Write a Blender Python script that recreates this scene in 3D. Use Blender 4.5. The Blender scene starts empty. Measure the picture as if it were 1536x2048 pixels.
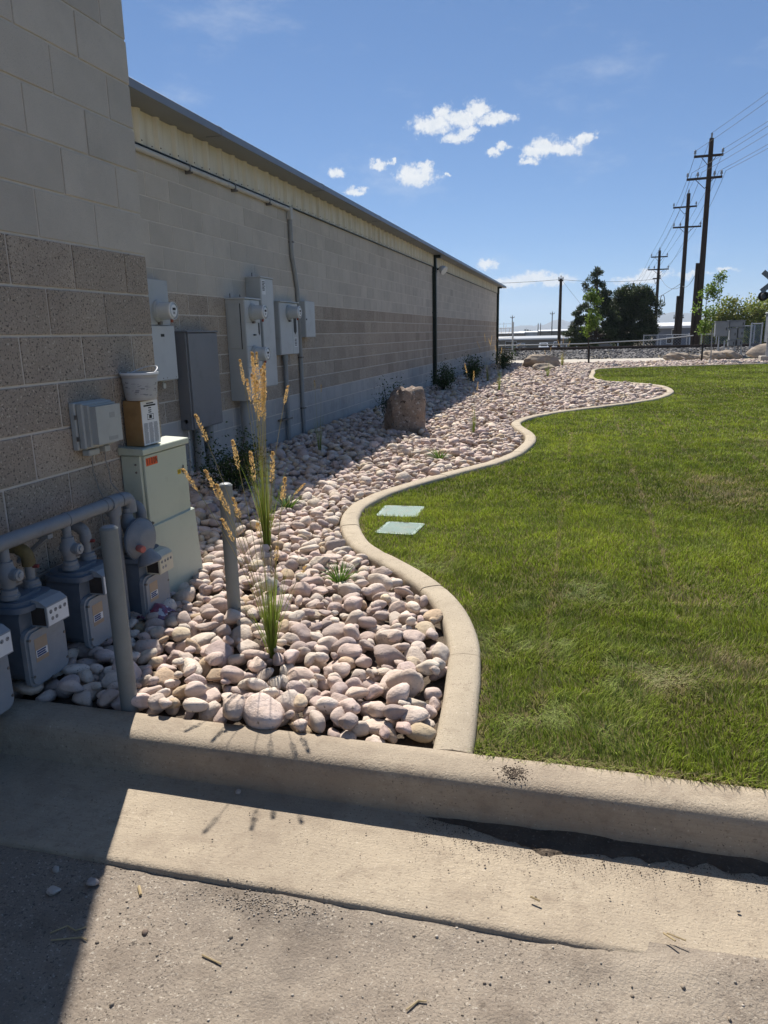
import bpy, math, random
import numpy as np
from mathutils import Matrix, Vector
R = math.radians
rng = np.random.default_rng(7)
random.seed(7)
scene = bpy.context.scene
COL = scene.collection

# ------------------------------------------------------------------ camera
PITCH, YAW, ROLL, FPX = 0.236035, 0.262187, -0.022407, 1479.25
def cam_axes():
    cy, sy = math.cos(YAW), math.sin(YAW)
    f0 = Vector((-sy, cy, 0)); r0 = Vector((cy, sy, 0)); u0 = Vector((0, 0, 1))
    fw = f0*math.cos(PITCH) - u0*math.sin(PITCH)
    u = f0*math.sin(PITCH) + u0*math.cos(PITCH)
    r2 = r0*math.cos(ROLL) + u*math.sin(ROLL)
    u2 = u*math.cos(ROLL) - r0*math.sin(ROLL)
    return r2, u2, fw
r2, u2, fw = cam_axes()
cam = bpy.data.cameras.new('camera'); camo = bpy.data.objects.new('camera', cam); COL.objects.link(camo)
camo.matrix_world = Matrix(((r2.x, u2.x, -fw.x, 0), (r2.y, u2.y, -fw.y, 0), (r2.z, u2.z, -fw.z, 1.5), (0, 0, 0, 1)))
cam.sensor_fit = 'VERTICAL'; cam.sensor_height = 24.0; cam.lens = FPX/2048*24.0
cam.clip_start = 0.05; cam.clip_end = 20000
scene.camera = camo

# ------------------------------------------------------------------ sun, sky, exposure
SUN_EL, SUN_AZ = R(48), R(-25)
sun = bpy.data.lights.new('sun', 'SUN'); suno = bpy.data.objects.new('sun', sun); COL.objects.link(suno)
sun.energy = 5.0; sun.angle = R(0.53); sun.color = (1.0, 0.95, 0.87)
sd = Vector((math.sin(SUN_AZ)*math.cos(SUN_EL), math.cos(SUN_AZ)*math.cos(SUN_EL), math.sin(SUN_EL)))
suno.rotation_euler = sd.to_track_quat('Z', 'Y').to_euler()
scene.view_settings.view_transform = 'Standard'; scene.view_settings.look = 'None'
scene.view_settings.gamma = 1.0; scene.view_settings.use_curve_mapping = False
scene.view_settings.exposure = 0.6
scene.render.engine = 'CYCLES'
scene.cycles.use_denoising = True
scene.cycles.max_bounces = 6; scene.cycles.diffuse_bounces = 3; scene.cycles.glossy_bounces = 2
scene.cycles.transmission_bounces = 4; scene.cycles.transparent_max_bounces = 8
scene.cycles.use_adaptive_sampling = True; scene.cycles.adaptive_threshold = 0.015
scene.render.resolution_x = 768; scene.render.resolution_y = 1024

W = bpy.data.worlds.new('World'); scene.world = W; W.use_nodes = True
def build_world():
    nt = W.node_tree; N = nt.nodes; L = nt.links; N.clear()
    out = N.new('ShaderNodeOutputWorld'); bg = N.new('ShaderNodeBackground')
    sky = N.new('ShaderNodeTexSky'); sky.sky_type = 'NISHITA'; sky.sun_disc = False
    sky.sun_elevation = SUN_EL; sky.sun_rotation = SUN_AZ
    sky.altitude = 1300; sky.air_density = 0.8; sky.dust_density = 0.0; sky.ozone_density = 2.5
    bg.inputs['Strength'].default_value = 0.10
    gm = N.new('ShaderNodeGamma'); gm.inputs[1].default_value = 0.72; L.new(sky.outputs[0], gm.inputs[0])
    skc = N.new('ShaderNodeMix'); skc.data_type = 'RGBA'; skc.blend_type = 'MULTIPLY'; skc.inputs[0].default_value = 1.0
    L.new(gm.outputs[0], skc.inputs[6]); skc.inputs[7].default_value = (.555, .80, 1.09, 1)
    tc = N.new('ShaderNodeTexCoord'); sep = N.new('ShaderNodeSeparateXYZ'); L.new(tc.outputs['Generated'], sep.inputs[0])
    def mth(op, a, b=None, c=None):
        n = N.new('ShaderNodeMath'); n.operation = op
        for i, v in enumerate((a, b, c)):
            if v is None: continue
            if isinstance(v, (int, float)): n.inputs[i].default_value = v
            else: L.new(v, n.inputs[i])
        return n.outputs[0]
    az = mth('MULTIPLY', mth('ARCTAN2', sep.outputs[0], sep.outputs[1]), 180/math.pi)
    el = mth('MULTIPLY', mth('ARCSINE', sep.outputs[2]), 180/math.pi)
    comb = N.new('ShaderNodeCombineXYZ'); L.new(az, comb.inputs[0]); L.new(el, comb.inputs[1])
    # warp the angular coordinates for ragged outlines
    def noise(scale, detail, rough=0.6, src=None):
        n = N.new('ShaderNodeTexNoise'); n.inputs['Scale'].default_value = scale
        n.inputs['Detail'].default_value = detail; n.inputs['Roughness'].default_value = rough
        L.new(src or comb.outputs[0], n.inputs['Vector']); return n
    nw = noise(.9, 8, .66)
    vs = N.new('ShaderNodeVectorMath'); vs.operation = 'MULTIPLY_ADD'
    L.new(nw.outputs['Color'], vs.inputs[0]); vs.inputs[1].default_value = (2.4, 1.5, 0); 
    off = N.new('ShaderNodeVectorMath'); off.operation = 'ADD'; L.new(comb.outputs[0], off.inputs[0]); off.inputs[1].default_value = (-1.2, -0.75, 0)
    L.new(off.outputs[0], vs.inputs[2])
    P = vs.outputs[0]
    lobes = [  # azimuth, elevation, half-width, half-height (degrees)
        (-11.0, 14.05, 1.5, .62), (-10.2, 14.6, .75, .55), (-8.9, 14.3, 1.5, .6), (-7.9, 14.75, .9, .6), (-6.5, 14.1, 1.3, .42), (-9.3, 13.15, 1.0, .38), (-8.5, 13.55, .9, .35),
        (-4.0, 11.95, 1.0, .45), (-3.0, 12.3, 1.2, .6), (-1.9, 12.1, 1.2, .45), (-0.6, 12.6, .8, .42), (-4.3, 11.35, .75, .25), (-6.1, 12.5, .62, .26), (-6.6, 12.1, .5, .22),
        (-12.2, 10.75, 1.55, .62), (-12.6, 11.2, .8, .5), (-11.6, 11.3, .7, .45),
        (-16.6, 10.0, .85, .3), (-14.8, 11.6, .5, .42), (-18.0, 11.2, .6, .35), (-10.0, 10.9, .28, .18), (-13.9, 11.9, .3, .25),
        (-7.0, 4.75, .8, .36),
        (-5.6, 3.5, 1.8, .4), (-3.8, 3.7, 1.6, .55), (-2.4, 3.6, 1.6, .42), (3.6, 3.3, 1.7, .34), (4.4, 3.6, 1.1, .35), (6.9, 3.5, 1.1, .2), (9.2, 3.7, .8, .14), (-19, 4.5, 3.0, .5), (-27, 3.6, 3.2, .6), (16, 3.8, 2.6, .5), (25, 4.4, 2.8, .6)]
    cur = None
    for (a, e, w, h) in lobes:
        v = N.new('ShaderNodeVectorMath'); v.operation = 'MULTIPLY_ADD'; L.new(P, v.inputs[0])
        v.inputs[1].default_value = (1/w, 1/h, 0); v.inputs[2].default_value = (-a/w, -e/h, 0)
        l = N.new('ShaderNodeVectorMath'); l.operation = 'LENGTH'; L.new(v.outputs[0], l.inputs[0])
        cur = l.outputs['Value'] if cur is None else mth('MINIMUM', cur, l.outputs['Value'])
    n2 = noise(3.2, 8, .68)
    dens = mth('MULTIPLY_ADD', n2.outputs['Fac'], 1.5, mth('MULTIPLY_ADD', cur, -1.0, 0.52))
    mr = N.new('ShaderNodeMapRange'); mr.interpolation_type = 'SMOOTHSTEP'; L.new(dens, mr.inputs[0])
    mr.inputs[1].default_value = 0.0; mr.inputs[2].default_value = 0.8
    # thin high streaks
    mp = N.new('ShaderNodeMapping'); L.new(comb.outputs[0], mp.inputs[0]); mp.inputs['Scale'].default_value = (.1, .24, 1); mp.inputs['Rotation'].default_value = (0, 0, R(25))
    n3 = noise(1.0, 6, .62, mp.outputs[0])
    m3 = N.new('ShaderNodeMapRange'); m3.interpolation_type = 'SMOOTHSTEP'; L.new(n3.outputs['Fac'], m3.inputs[0])
    m3.inputs[1].default_value = .52; m3.inputs[2].default_value = .85; m3.inputs[4].default_value = .42
    n4 = noise(1.6, 4)
    shade = N.new('ShaderNodeMix'); shade.data_type = 'RGBA'; L.new(n4.outputs['Fac'], shade.inputs[0])
    shade.inputs[6].default_value = (4.2, 4.7, 5.3, 1); shade.inputs[7].default_value = (6.6, 6.55, 6.45, 1)
    thin = N.new('ShaderNodeMix'); thin.data_type = 'RGBA'; L.new(m3.outputs[0], thin.inputs[0])
    L.new(skc.outputs[2], thin.inputs[6]); thin.inputs[7].default_value = (4.6, 5.0, 5.6, 1)
    mix = N.new('ShaderNodeMix'); mix.data_type = 'RGBA'; L.new(mr.outputs[0], mix.inputs[0])
    L.new(thin.outputs[2], mix.inputs[6]); L.new(shade.outputs[2], mix.inputs[7])
    L.new(mix.outputs[2], bg.inputs['Color']); L.new(bg.outputs[0], out.inputs[0])
build_world()

# ------------------------------------------------------------------ materials
MATS = {}
def M(name, c1, c2=None, scale=6.0, rough=.85, bump=0.0, bscale=80.0, metal=0.0, spec=.3, vary=None, vamt=.25,
      specks=None, dirt=None, streak=None, coat=0.0, trans=0.0, lines=None):
    """Principled material; colours vary by world-space noise, specks, dirt and per-piece tint."""
    if name in MATS: return MATS[name]
    m = bpy.data.materials.new(name); m.use_nodes = True; MATS[name] = m
    nt = m.node_tree; N = nt.nodes; L = nt.links
    b = N['Principled BSDF']; b.inputs['Roughness'].default_value = rough; b.inputs['Metallic'].default_value = metal
    b.inputs['Specular IOR Level'].default_value = spec
    geo = N.new('ShaderNodeNewGeometry')
    def noise(s, d=5, r=.6, src=None):
        n = N.new('ShaderNodeTexNoise'); n.inputs['Scale'].default_value = s; n.inputs['Detail'].default_value = d; n.inputs['Roughness'].default_value = r
        L.new(src or geo.outputs['Position'], n.inputs['Vector']); return n.outputs['Fac']
    def ramp(src, lo, hi):
        r = N.new('ShaderNodeMapRange'); L.new(src, r.inputs[0]); r.inputs[1].default_value = lo; r.inputs[2].default_value = hi; return r.outputs[0]
    def mix(f, a, bb, mode='MIX'):
        n = N.new('ShaderNodeMix'); n.data_type = 'RGBA'; n.blend_type = mode
        if isinstance(f, float): n.inputs[0].default_value = f
        else: L.new(f, n.inputs[0])
        for i, v in ((6, a), (7, bb)):
            if isinstance(v, tuple): n.inputs[i].default_value = (*v, 1)
            else: L.new(v, n.inputs[i])
        return n.outputs[2]
    c2 = c2 or tuple(x*.8 for x in c1)
    col = mix(ramp(noise(scale), .3, .7), c1, c2)
    if vary == 'object':
        oi = N.new('ShaderNodeObjectInfo')
        f = N.new('ShaderNodeMapRange'); L.new(oi.outputs['Random'], f.inputs[0]); f.inputs[3].default_value = 1-vamt; f.inputs[4].default_value = 1+vamt
        cc = N.new('ShaderNodeCombineColor'); 
        for i in range(3): L.new(f.outputs[0], cc.inputs[i])
        col = mix(1.0, col, cc.outputs[0], 'MULTIPLY')
    elif vary == 'objcolor':
        oi = N.new('ShaderNodeObjectInfo'); col = mix(1.0, col, oi.outputs['Color'], 'MULTIPLY')
    elif vary == 'attr':
        at = N.new('ShaderNodeAttribute'); at.attribute_name = 'tint'; col = mix(1.0, col, at.outputs['Color'], 'MULTIPLY')
    if specks:
        for (s, lo, hi, c) in specks: col = mix(ramp(noise(s, 2, .5), lo, hi), col, c)
    if dirt:
        for (s, lo, hi, c, amt) in dirt:
            r = N.new('ShaderNodeMapRange'); L.new(noise(s, 7, .65), r.inputs[0]); r.inputs[1].default_value = lo; r.inputs[2].default_value = hi; r.inputs[4].default_value = amt
            col = mix(r.outputs[0], col, c)
    if streak:
        (sx, sy, sz), lo, hi, c, amt = streak
        mp = N.new('ShaderNodeMapping'); L.new(geo.outputs['Position'], mp.inputs[0]); mp.inputs['Scale'].default_value = (sx, sy, sz)
        r = N.new('ShaderNodeMapRange'); L.new(noise(1.0, 5, .6, mp.outputs[0]), r.inputs[0]); r.inputs[1].default_value = lo; r.inputs[2].default_value = hi; r.inputs[4].default_value = amt
        col = mix(r.outputs[0], col, c)
    L.new(col, b.inputs['Base Color'])
    if bump:
        bn = N.new('ShaderNodeBump'); bn.inputs['Strength'].default_value = 1.0; bn.inputs['Distance'].default_value = bump
        L.new(noise(bscale, 6, .65), bn.inputs['Height']); L.new(bn.outputs[0], b.inputs['Normal'])
    if coat: b.inputs['Coat Weight'].default_value = coat
    if trans:
        tr = N.new('ShaderNodeBsdfTranslucent'); L.new(col, tr.inputs['Color'])
        ms = N.new('ShaderNodeMixShader'); ms.inputs[0].default_value = trans
        L.new(b.outputs[0], ms.inputs[1]); L.new(tr.outputs[0], ms.inputs[2]); L.new(ms.outputs[0], N['Material Output'].inputs['Surface'])
    return m

# ------------------------------------------------------------------ mesh builder
class MB:
    def __init__(s): s.v = []; s.f = []; s.smooth = False
    def add(s, v, f):
        o = len(s.v); s.v += [tuple(map(float, p)) for p in v]; s.f += [tuple(i+o for i in q) for q in f]; return s
    def box(s, x0, x1, y0, y1, z0, z1, c=0.0):
        """Box, corners chamfered by c."""
        if c <= 0:
            v = [(x0,y0,z0),(x1,y0,z0),(x1,y1,z0),(x0,y1,z0),(x0,y0,z1),(x1,y0,z1),(x1,y1,z1),(x0,y1,z1)]
            return s.add(v, [(0,3,2,1),(4,5,6,7),(0,1,5,4),(1,2,6,5),(2,3,7,6),(3,0,4,7)])
        v = []; idx = {}
        lo = (x0,y0,z0); hi = (x1,y1,z1)
        for a in range(3):
            for sx in (0,1):
                for sy in (0,1):
                    for sz in (0,1):
                        sg = (sx,sy,sz); p = []
                        for k in range(3):
                            e = hi[k] if sg[k] else lo[k]
                            if k != a: e += -c if sg[k] else c
                            p.append(e)
                        idx[(a,)+sg] = len(v); v.append(p)
        F = []
        def face(a, val):
            o = [k for k in range(3) if k != a]; q = []
            for (i,j) in ((0,0),(1,0),(1,1),(0,1)):
                g = [0,0,0]; g[a] = val; g[o[0]] = i; g[o[1]] = j; q.append(idx[(a,*g)])
            return q
        for a in range(3):
            for val in (0,1):
                F.append(face(a, val))
        for a in range(3):            # edges along axis a
            o = [k for k in range(3) if k != a]
            for i in (0,1):
                for j in (0,1):
                    g0 = [0,0,0]; g0[o[0]] = i; g0[o[1]] = j; g1 = list(g0); g1[a] = 1
                    F.append([idx[(o[0],*g0)], idx[(o[0],*g1)], idx[(o[1],*g1)], idx[(o[1],*g0)]])
        for sx in (0,1):
            for sy in (0,1):
                for sz in (0,1): F.append([idx[(k,sx,sy,sz)] for k in range(3)])
        cen = np.mean(np.array(v), 0); V = np.array(v)
        G = []
        for q in F:
            n = np.cross(V[q[1]]-V[q[0]], V[q[2]]-V[q[0]])
            G.append(tuple(q) if np.dot(n, V[q].mean(0)-cen) > 0 else tuple(reversed(q)))
        return s.add(v, G)
    def tube(s, pts, r, n=10, caps=True):
        """Round bar along a polyline; r is one radius or one per point."""
        P = [Vector(p) for p in pts]; rr = [r]*len(P) if isinstance(r, (int, float)) else r
        v = []; f = []; ref = None
        for i, p in enumerate(P):
            t = (P[min(i+1, len(P)-1)]-P[max(i-1, 0)]).normalized()
            if ref is None:
                ref = Vector((0,0,1)) if abs(t.z) < .9 else Vector((1,0,0))
            a = (ref - t*ref.dot(t)).normalized(); b = t.cross(a); ref = a
            for k in range(n):
                th = 2*math.pi*k/n; v.append(p + (a*math.cos(th)+b*math.sin(th))*rr[i])
        for i in range(len(P)-1):
            for k in range(n):
                k2 = (k+1) % n; f.append((i*n+k, i*n+k2, (i+1)*n+k2, (i+1)*n+k))
        if caps: f.append(tuple(range(n-1,-1,-1))); f.append(tuple((len(P)-1)*n+k for k in range(n)))
        return s.add(v, f)
    def lathe(s, origin, axis, prof, n=24):
        """Profile [(distance along axis, radius)] turned round axis."""
        o = Vector(origin); t = Vector(axis).normalized()
        ref = Vector((0,0,1)) if abs(t.z) < .9 else Vector((1,0,0))
        a = (ref - t*ref.dot(t)).normalized(); b = t.cross(a); v = []; f = []
        for (d, r) in prof:
            for k in range(n):
                th = 2*math.pi*k/n; v.append(o + t*d + (a*math.cos(th)+b*math.sin(th))*r)
        for i in range(len(prof)-1):
            for k in range(n):
                k2 = (k+1) % n; f.append((i*n+k, i*n+k2, (i+1)*n+k2, (i+1)*n+k))
        f.append(tuple(range(n-1,-1,-1))); f.append(tuple((len(prof)-1)*n+k for k in range(n)))
        return s.add(v, f)
    def prism(s, poly, axis, a, b):
        """Extrude a 2-D outline along axis 0/1/2 from a to b (outline in the other two axes, in order)."""
        n = len(poly); v = []
        for t in (a, b):
            for (p, q) in poly:
                c = [p, q]; c.insert(axis, t); v.append(c)
        f = [tuple(range(n-1,-1,-1)), tuple(range(n, 2*n))] + [(i, (i+1) % n, n+(i+1) % n, n+i) for i in range(n)]
        return s.add(v, f)
    def xf(s, m):
        s.v = [tuple(m @ Vector(p)) for p in s.v]; return s
    def mesh(s, name):
        me = bpy.data.meshes.new(name); me.from_pydata(s.v, [], s.f); me.update()
        import bmesh
        bm = bmesh.new(); bm.from_mesh(me); bmesh.ops.recalc_face_normals(bm, faces=bm.faces[:]); bm.to_mesh(me); bm.free()
        if s.smooth: smooth(me)
        return me
def smooth(me, ang=40):
    me.polygons.foreach_set('use_smooth', [True]*len(me.polygons))
    try: me.set_sharp_from_angle(angle=R(ang))
    except Exception: pass
def link(name, me, mat, parent=None, loc=None, rotz=None):
    o = bpy.data.objects.new(name, me); COL.objects.link(o)
    if mat is not None and me is not None and not me.materials: me.materials.append(mat)
    if parent is not None: o.parent = parent
    if loc is not None: o.location = loc
    if rotz is not None: o.rotation_euler[2] = rotz
    return o
def part(name, mb, mat, parent, sm=True, label=None):
    mb.smooth = sm; o = link(name, mb.mesh(name), mat, parent)
    if label: o['label'] = label
    return o
def tag(o, label, cat, group=None, kind=None):
    if label: o['label'] = label
    if cat: o['category'] = cat
    if group: o['group'] = group
    if kind: o['kind'] = kind
    return o
def thing(name, label, cat, loc=(0,0,0), rotz=0, group=None):
    o = bpy.data.objects.new(name, None); COL.objects.link(o); o.location = loc; o.rotation_euler[2] = rotz; o.empty_display_size = .1
    return tag(o, label, cat, group)
def struct(name, me, mat, parent=None):
    o = link(name, me, mat, parent); o['kind'] = 'structure'; return o
def copy_tree(o, parent=None):
    c = o.copy(); COL.objects.link(c); c.parent = parent
    for ch in list(o.children): copy_tree(ch, c)
    return c
def npmesh(name, V, F, tint=None):
    """Mesh from numpy arrays: V (n,3), F (m,3 or 4) or a list of such arrays."""
    me = bpy.data.meshes.new(name)
    Fs = F if isinstance(F, list) else [F]
    nl = sum(f.size for f in Fs); npoly = sum(len(f) for f in Fs)
    me.vertices.add(len(V)); me.vertices.foreach_set('co', np.asarray(V, np.float32).ravel())
    me.loops.add(nl); me.loops.foreach_set('vertex_index', np.concatenate([f.ravel() for f in Fs]).astype(np.int32))
    me.polygons.add(npoly)
    cnt = np.concatenate([np.full(len(f), f.shape[1]) for f in Fs]); st = np.concatenate([[0], np.cumsum(cnt)[:-1]])
    me.polygons.foreach_set('loop_start', st.astype(np.int32))
    try: me.polygons.foreach_set('loop_total', cnt.astype(np.int32))
    except Exception: pass
    me.update(calc_edges=True); me.validate()
    if tint is not None:
        a = me.attributes.new('tint', 'FLOAT_COLOR', 'POINT')
        t = np.ones((len(V), 4), np.float32); t[:, :3] = tint; a.data.foreach_set('color', t.ravel())
    return me
def inpoly(x, y, poly):
    poly = np.asarray(poly); ins = np.zeros(np.shape(x), bool); j = len(poly)-1
    for i in range(len(poly)):
        xi, yi = poly[i]; xj, yj = poly[j]
        if yi != yj:
            c = ((yi > y) != (yj > y)) & (x < (xj-xi)*(y-yi)/(yj-yi)+xi); ins ^= c
        j = i
    return ins
def catmull(pts, step=.05):
    P = [np.array(p, float) for p in pts]; P = [2*P[0]-P[1]]+P+[2*P[-1]-P[-2]]; out = []
    for i in range(1, len(P)-2):
        n = max(2, int(np.linalg.norm(P[i+1]-P[i])/step))
        for k in range(n):
            t = k/n; a, b, c, d = P[i-1:i+3]
            out.append(.5*((2*b)+(-a+c)*t+(2*a-5*b+4*c-d)*t*t+(-a+3*b-3*c+d)*t**3))
    out.append(P[-2]); return np.array(out)
def gshade(px, py, s):           # smooth value noise for placing patches, 0..1
    g = np.random.default_rng(int(s*100)+3).random((64, 64)); u = (px/s) % 64; v = (py/s) % 64
    i = u.astype(int) % 64; j = v.astype(int) % 64; fu = u-np.floor(u); fv = v-np.floor(v)
    fu = fu*fu*(3-2*fu); fv = fv*fv*(3-2*fv); i2 = (i+1) % 64; j2 = (j+1) % 64
    return (g[i,j]*(1-fu)+g[i2,j]*fu)*(1-fv)+(g[i,j2]*(1-fu)+g[i2,j2]*fu)*fv

# ================================================================== STRUCTURE
D0, D1, CO = 2.2646, 3.8268, 0.2032          # near wall x, far wall x, block course height
BTOP = 1.9307                                 # top of the brown courses
m_asph = M('asphalt_dirt', (.335,.275,.215), (.225,.188,.152), 1.6, .95, .006, 130, specks=[(120,.60,.70,(.48,.42,.345)),(95,.61,.71,(.11,.09,.073)),(210,.61,.71,(.09,.075,.06))], dirt=[(.9,.46,.62,(.43,.36,.28),.8),(1.7,.52,.66,(.165,.135,.11),.75),(5.0,.52,.68,(.17,.135,.105),.6),(22,.55,.72,(.2,.16,.125),.6)])
m_conc = M('concrete', (.48,.395,.29), (.385,.32,.24), 1.7, .9, .005, 130, dirt=[(1.2,.44,.64,(.29,.232,.175),.7),(3.0,.5,.72,(.30,.24,.18),.6),(9,.52,.70,(.25,.195,.145),.6),(42,.56,.72,(.20,.155,.115),.6)], specks=[(140,.64,.72,(.15,.12,.09)),(110,.66,.74,(.60,.52,.41))], streak=((7,150,150),.48,.72,(.30,.245,.185),.5))
m_edge = M('edging_concrete', (.50,.42,.31), (.42,.35,.26), 3, .9, .004, 170, specks=[(150,.62,.70,(.22,.18,.135)),(120,.66,.74,(.62,.54,.43))], dirt=[(5,.52,.74,(.32,.26,.19),.5),(14,.56,.76,(.22,.17,.125),.6)])
m_soil = M('soil', (.15,.115,.085), (.085,.065,.048), 14, 1, .012, 90, specks=[(120,.6,.7,(.2,.155,.115))])
m_lawnsoil = M('lawn_soil', (.10,.11,.025), (.12,.09,.04), 5, 1, .01, 120)
m_ground = M('ground', (.27,.22,.165), (.2,.165,.12), .15, 1, .02, 9, dirt=[(.02,.45,.7,(.13,.135,.06),.8)])
m_path = M('path_concrete', (.5,.45,.38), (.42,.38,.32), .6, .9, .002, 120)
m_ballast = M('ballast', (.17,.16,.155), (.11,.105,.105), 8, 1, .03, 22, specks=[(30,.56,.66,(.33,.31,.29)),(24,.6,.7,(.06,.058,.058))])

def railY(x): return 42.0+.11*x
def ztn(x, y):
    """Ground height: step at the kerb, bank up to the rails, falling away behind them."""
    z = np.where(y < 2.1, -.16, .085); r = y-railY(x)
    z = np.where((y > 20) & (r > -4.5), .085+.33*np.clip((r+4.5)/3.0, 0, 1), z)
    z = np.where(r > 3.0, .415-1.3*np.clip((r-3.0)/6.0, 0, 1)-1.5*np.clip((r-9.0)/90.0, 0, 1), z)
    return z
def axis(breaks):
    return np.concatenate([np.arange(a, b, s) for a, b, s in breaks])
def grid(xs, ys, zf):
    X, Y = np.meshgrid(xs, ys); Z = zf(X, Y); V = np.stack([X, Y, Z], -1).reshape(-1, 3); nx = len(xs)
    i, j = np.meshgrid(np.arange(nx-1), np.arange(len(ys)-1)); a = (j*nx+i).ravel()
    return V, np.stack([a, a+1, a+1+nx, a+nx], 1)
V, F = grid(axis([(-4000,-400,400),(-400,-40,40),(-40,40,2.0),(40,400,40),(400,4001,400)]), np.concatenate([axis([(-400,-20,40),(-20,2,2)]), [2.09, 2.11], axis([(4,36,2),(36,60,.5),(60,200,5),(200,1000,100),(1000,6001,500)])]), ztn)
struct('ground', npmesh('ground', V, F), m_ground)

def asph_z(x, y):
    n = (gshade(x+40, y+40, .05)-.5)*.004+(gshade(x+40, y+40, .21)-.5)*.008+(gshade(x+40,y+40,.013)-.5)*.003
    mound = .023*np.clip((x+.1)/.6, 0, 1)*np.exp(-((y-1.60)/.10)**2)
    return n+.003+mound+.006*np.exp(-((y-1.56)/.05)**2)*gshade(x+9, y+9, .17)
V, F = grid(np.concatenate([axis([(-2.262,1.6,.02),(1.6,4,.1),(4,24.1,.5)])]), np.concatenate([axis([(-12,.6,.3),(.6,1.6,.015)]), [1.61, 1.63, 1.65]]), asph_z)
me = npmesh('asphalt', V, F); smooth(me, 180); struct('asphalt', me, m_asph)

# kerb and gutter: one concrete profile swept along x
prof = [(2.198,.05),(2.198,.132),(2.192,.140),(2.15,.142),(2.10,.142),(2.083,.1415),(2.066,.138),(2.052,.131),(2.043,.120),(2.038,.106),(2.035,.085),(2.030,.04),(2.026,.004),(2.010,-.002),(1.93,-.001),(1.80,.004),(1.70,.010),(1.62,.0165),(1.603,.0165),(1.596,.010),(1.592,-.02),(1.592,-.10)]
xs = np.concatenate([np.arange(-2.262, 2, .025), np.arange(2, 24, .4)]); pn = len(prof)
PV = []
for k, x in enumerate(xs):
    for j, (y, z) in enumerate(prof):
        w = (gshade(np.array(x*1.0+50), np.array(j*.09+3), .11)-.5)*.002 + (gshade(np.array(x+50), np.array(j*.06+3), 9)-.5)*.004
        PV.append((x, y+w*.8, z+w*.5))
i, j = np.meshgrid(np.arange(pn-1), np.arange(len(xs)-1)); a = (j*pn+i).ravel()
me = npmesh('curb_and_gutter', np.array(PV), np.stack([a, a+1, a+1+pn, a+pn], 1)); smooth(me, 60)
struct('curb_and_gutter', me, m_conc)

# curved concrete edging between rocks and lawn
OUT = [(-.30,2.2),(-.313,2.39),(-.35,2.77),(-.39,3.04),(-.46,3.3),(-.56,3.55),(-.68,3.76),(-.87,4.01),(-1.16,4.33),(-1.32,4.54),(-1.47,4.85),(-1.575,5.15),(-1.625,5.48),(-1.60,5.78),(-1.52,6.14),(-1.33,6.62),(-1.12,7.06),(-.86,7.58),(-.65,8.2),(-.56,8.85),(-.53,9.45),(-.59,10.04),(-.79,10.8),(-.86,11.28),(-.76,11.82),(-.49,12.5),(-.2,12.99),(.3,13.65),(.96,14.5),(1.5,15.5),(1.89,16.9),(1.96,18.05),(1.84,18.92),(1.49,19.75),(.87,20.4),(.5,21.1),(.33,22.7),(.40,24.7),(.45,26.6),(.9,27.7),(3.2,28.75),(6.5,30.0),(12,31.8)]
oc = catmull(OUT, .06)
tn = np.gradient(oc, axis=0); tn /= np.linalg.norm(tn, axis=1)[:, None]; nl = np.stack([-tn[:, 1], tn[:, 0]], 1)   # to the left: rock side
inn = oc+nl*.142
edging = bpy.data.objects.new('edging', None); COL.objects.link(edging); edging['kind'] = 'structure'
L_ = np.concatenate([[0], np.cumsum(np.linalg.norm(np.diff(oc, axis=0), axis=1))])
cross = [(0.0,.05),(0.0,.140),(.004,.158),(.014,.169),(.03,.1735),(.07,.175),(.112,.1735),(.128,.169),(.138,.158),(.142,.140),(.142,.05)]
joints = [0, .715, 1.63, 2.33, 3.08, 3.5]; s = 4.3
while s < L_[-1]: joints.append(s); s += .82
joints.append(L_[-1])
for a, b in zip(joints[:-1], joints[1:]):
    st = np.linspace(a+.0025, b-.0025, max(3, int((b-a)/.07)))
    c = np.stack([np.interp(st, L_, oc[:, k]) for k in (0, 1)], 1); n = np.stack([np.interp(st, L_, nl[:, k]) for k in (0, 1)], 1)
    dz = random.uniform(-.003, .003); V = []
    for q in range(len(st)):
        e = -.003 if q in (0, len(st)-1) else 0
        for (o_, z_) in cross:
            w = (gshade(np.array(st[q]+20), np.array(o_*3+2), .1)-.5)*.004
            V.append((c[q,0]+n[q,0]*(o_+w), c[q,1]+n[q,1]*(o_+w), z_+(dz+w+e-.029*max(0, 1-st[q]/.7) if z_ > .1 else 0)))
    k = len(cross); F = [(q*k+j, q*k+j+1, (q+1)*k+j+1, (q+1)*k+j) for q in range(len(st)-1) for j in range(k-1)]
    F += [tuple(range(k)), tuple((len(st)-1)*k+j for j in range(k))]
    mb = MB(); mb.v = V; mb.f = F; part('edging_segment', mb, m_edge, edging)

def ngon(name, poly, z, mat):
    me = bpy.data.meshes.new(name); me.from_pydata([(x, y, z) for x, y in poly], [], [tuple(range(len(poly)))]); me.update()
    if me.polygons[0].normal.z < 0: me.flip_normals()
    return struct(name, me, mat)
LAWN = [tuple(p) for p in oc[::2]]+[(22,31.8),(22,2.2)]
BED = [(-D0, 2.2)]+[(-.445,2.2)]+[tuple(p) for p in inn[1::2]]+[(12,34.6),(5.0,33.6),(-2.2,32.7),(-D1,32.6),(-D1,3.69),(-D0,3.69)]
ngon('lawn_soil', LAWN, .128, m_lawnsoil)
ngon('rock_bed_soil', BED, .096, m_soil)
ngon('path', [(-12,32.9),(-2.2,32.75),(5.0,33.7),(12,34.8),(12,35.6),(5.2,35.4),(5.6,38.3),(-2,37.6),(-12,37.4)], .112, m_path)

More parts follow.
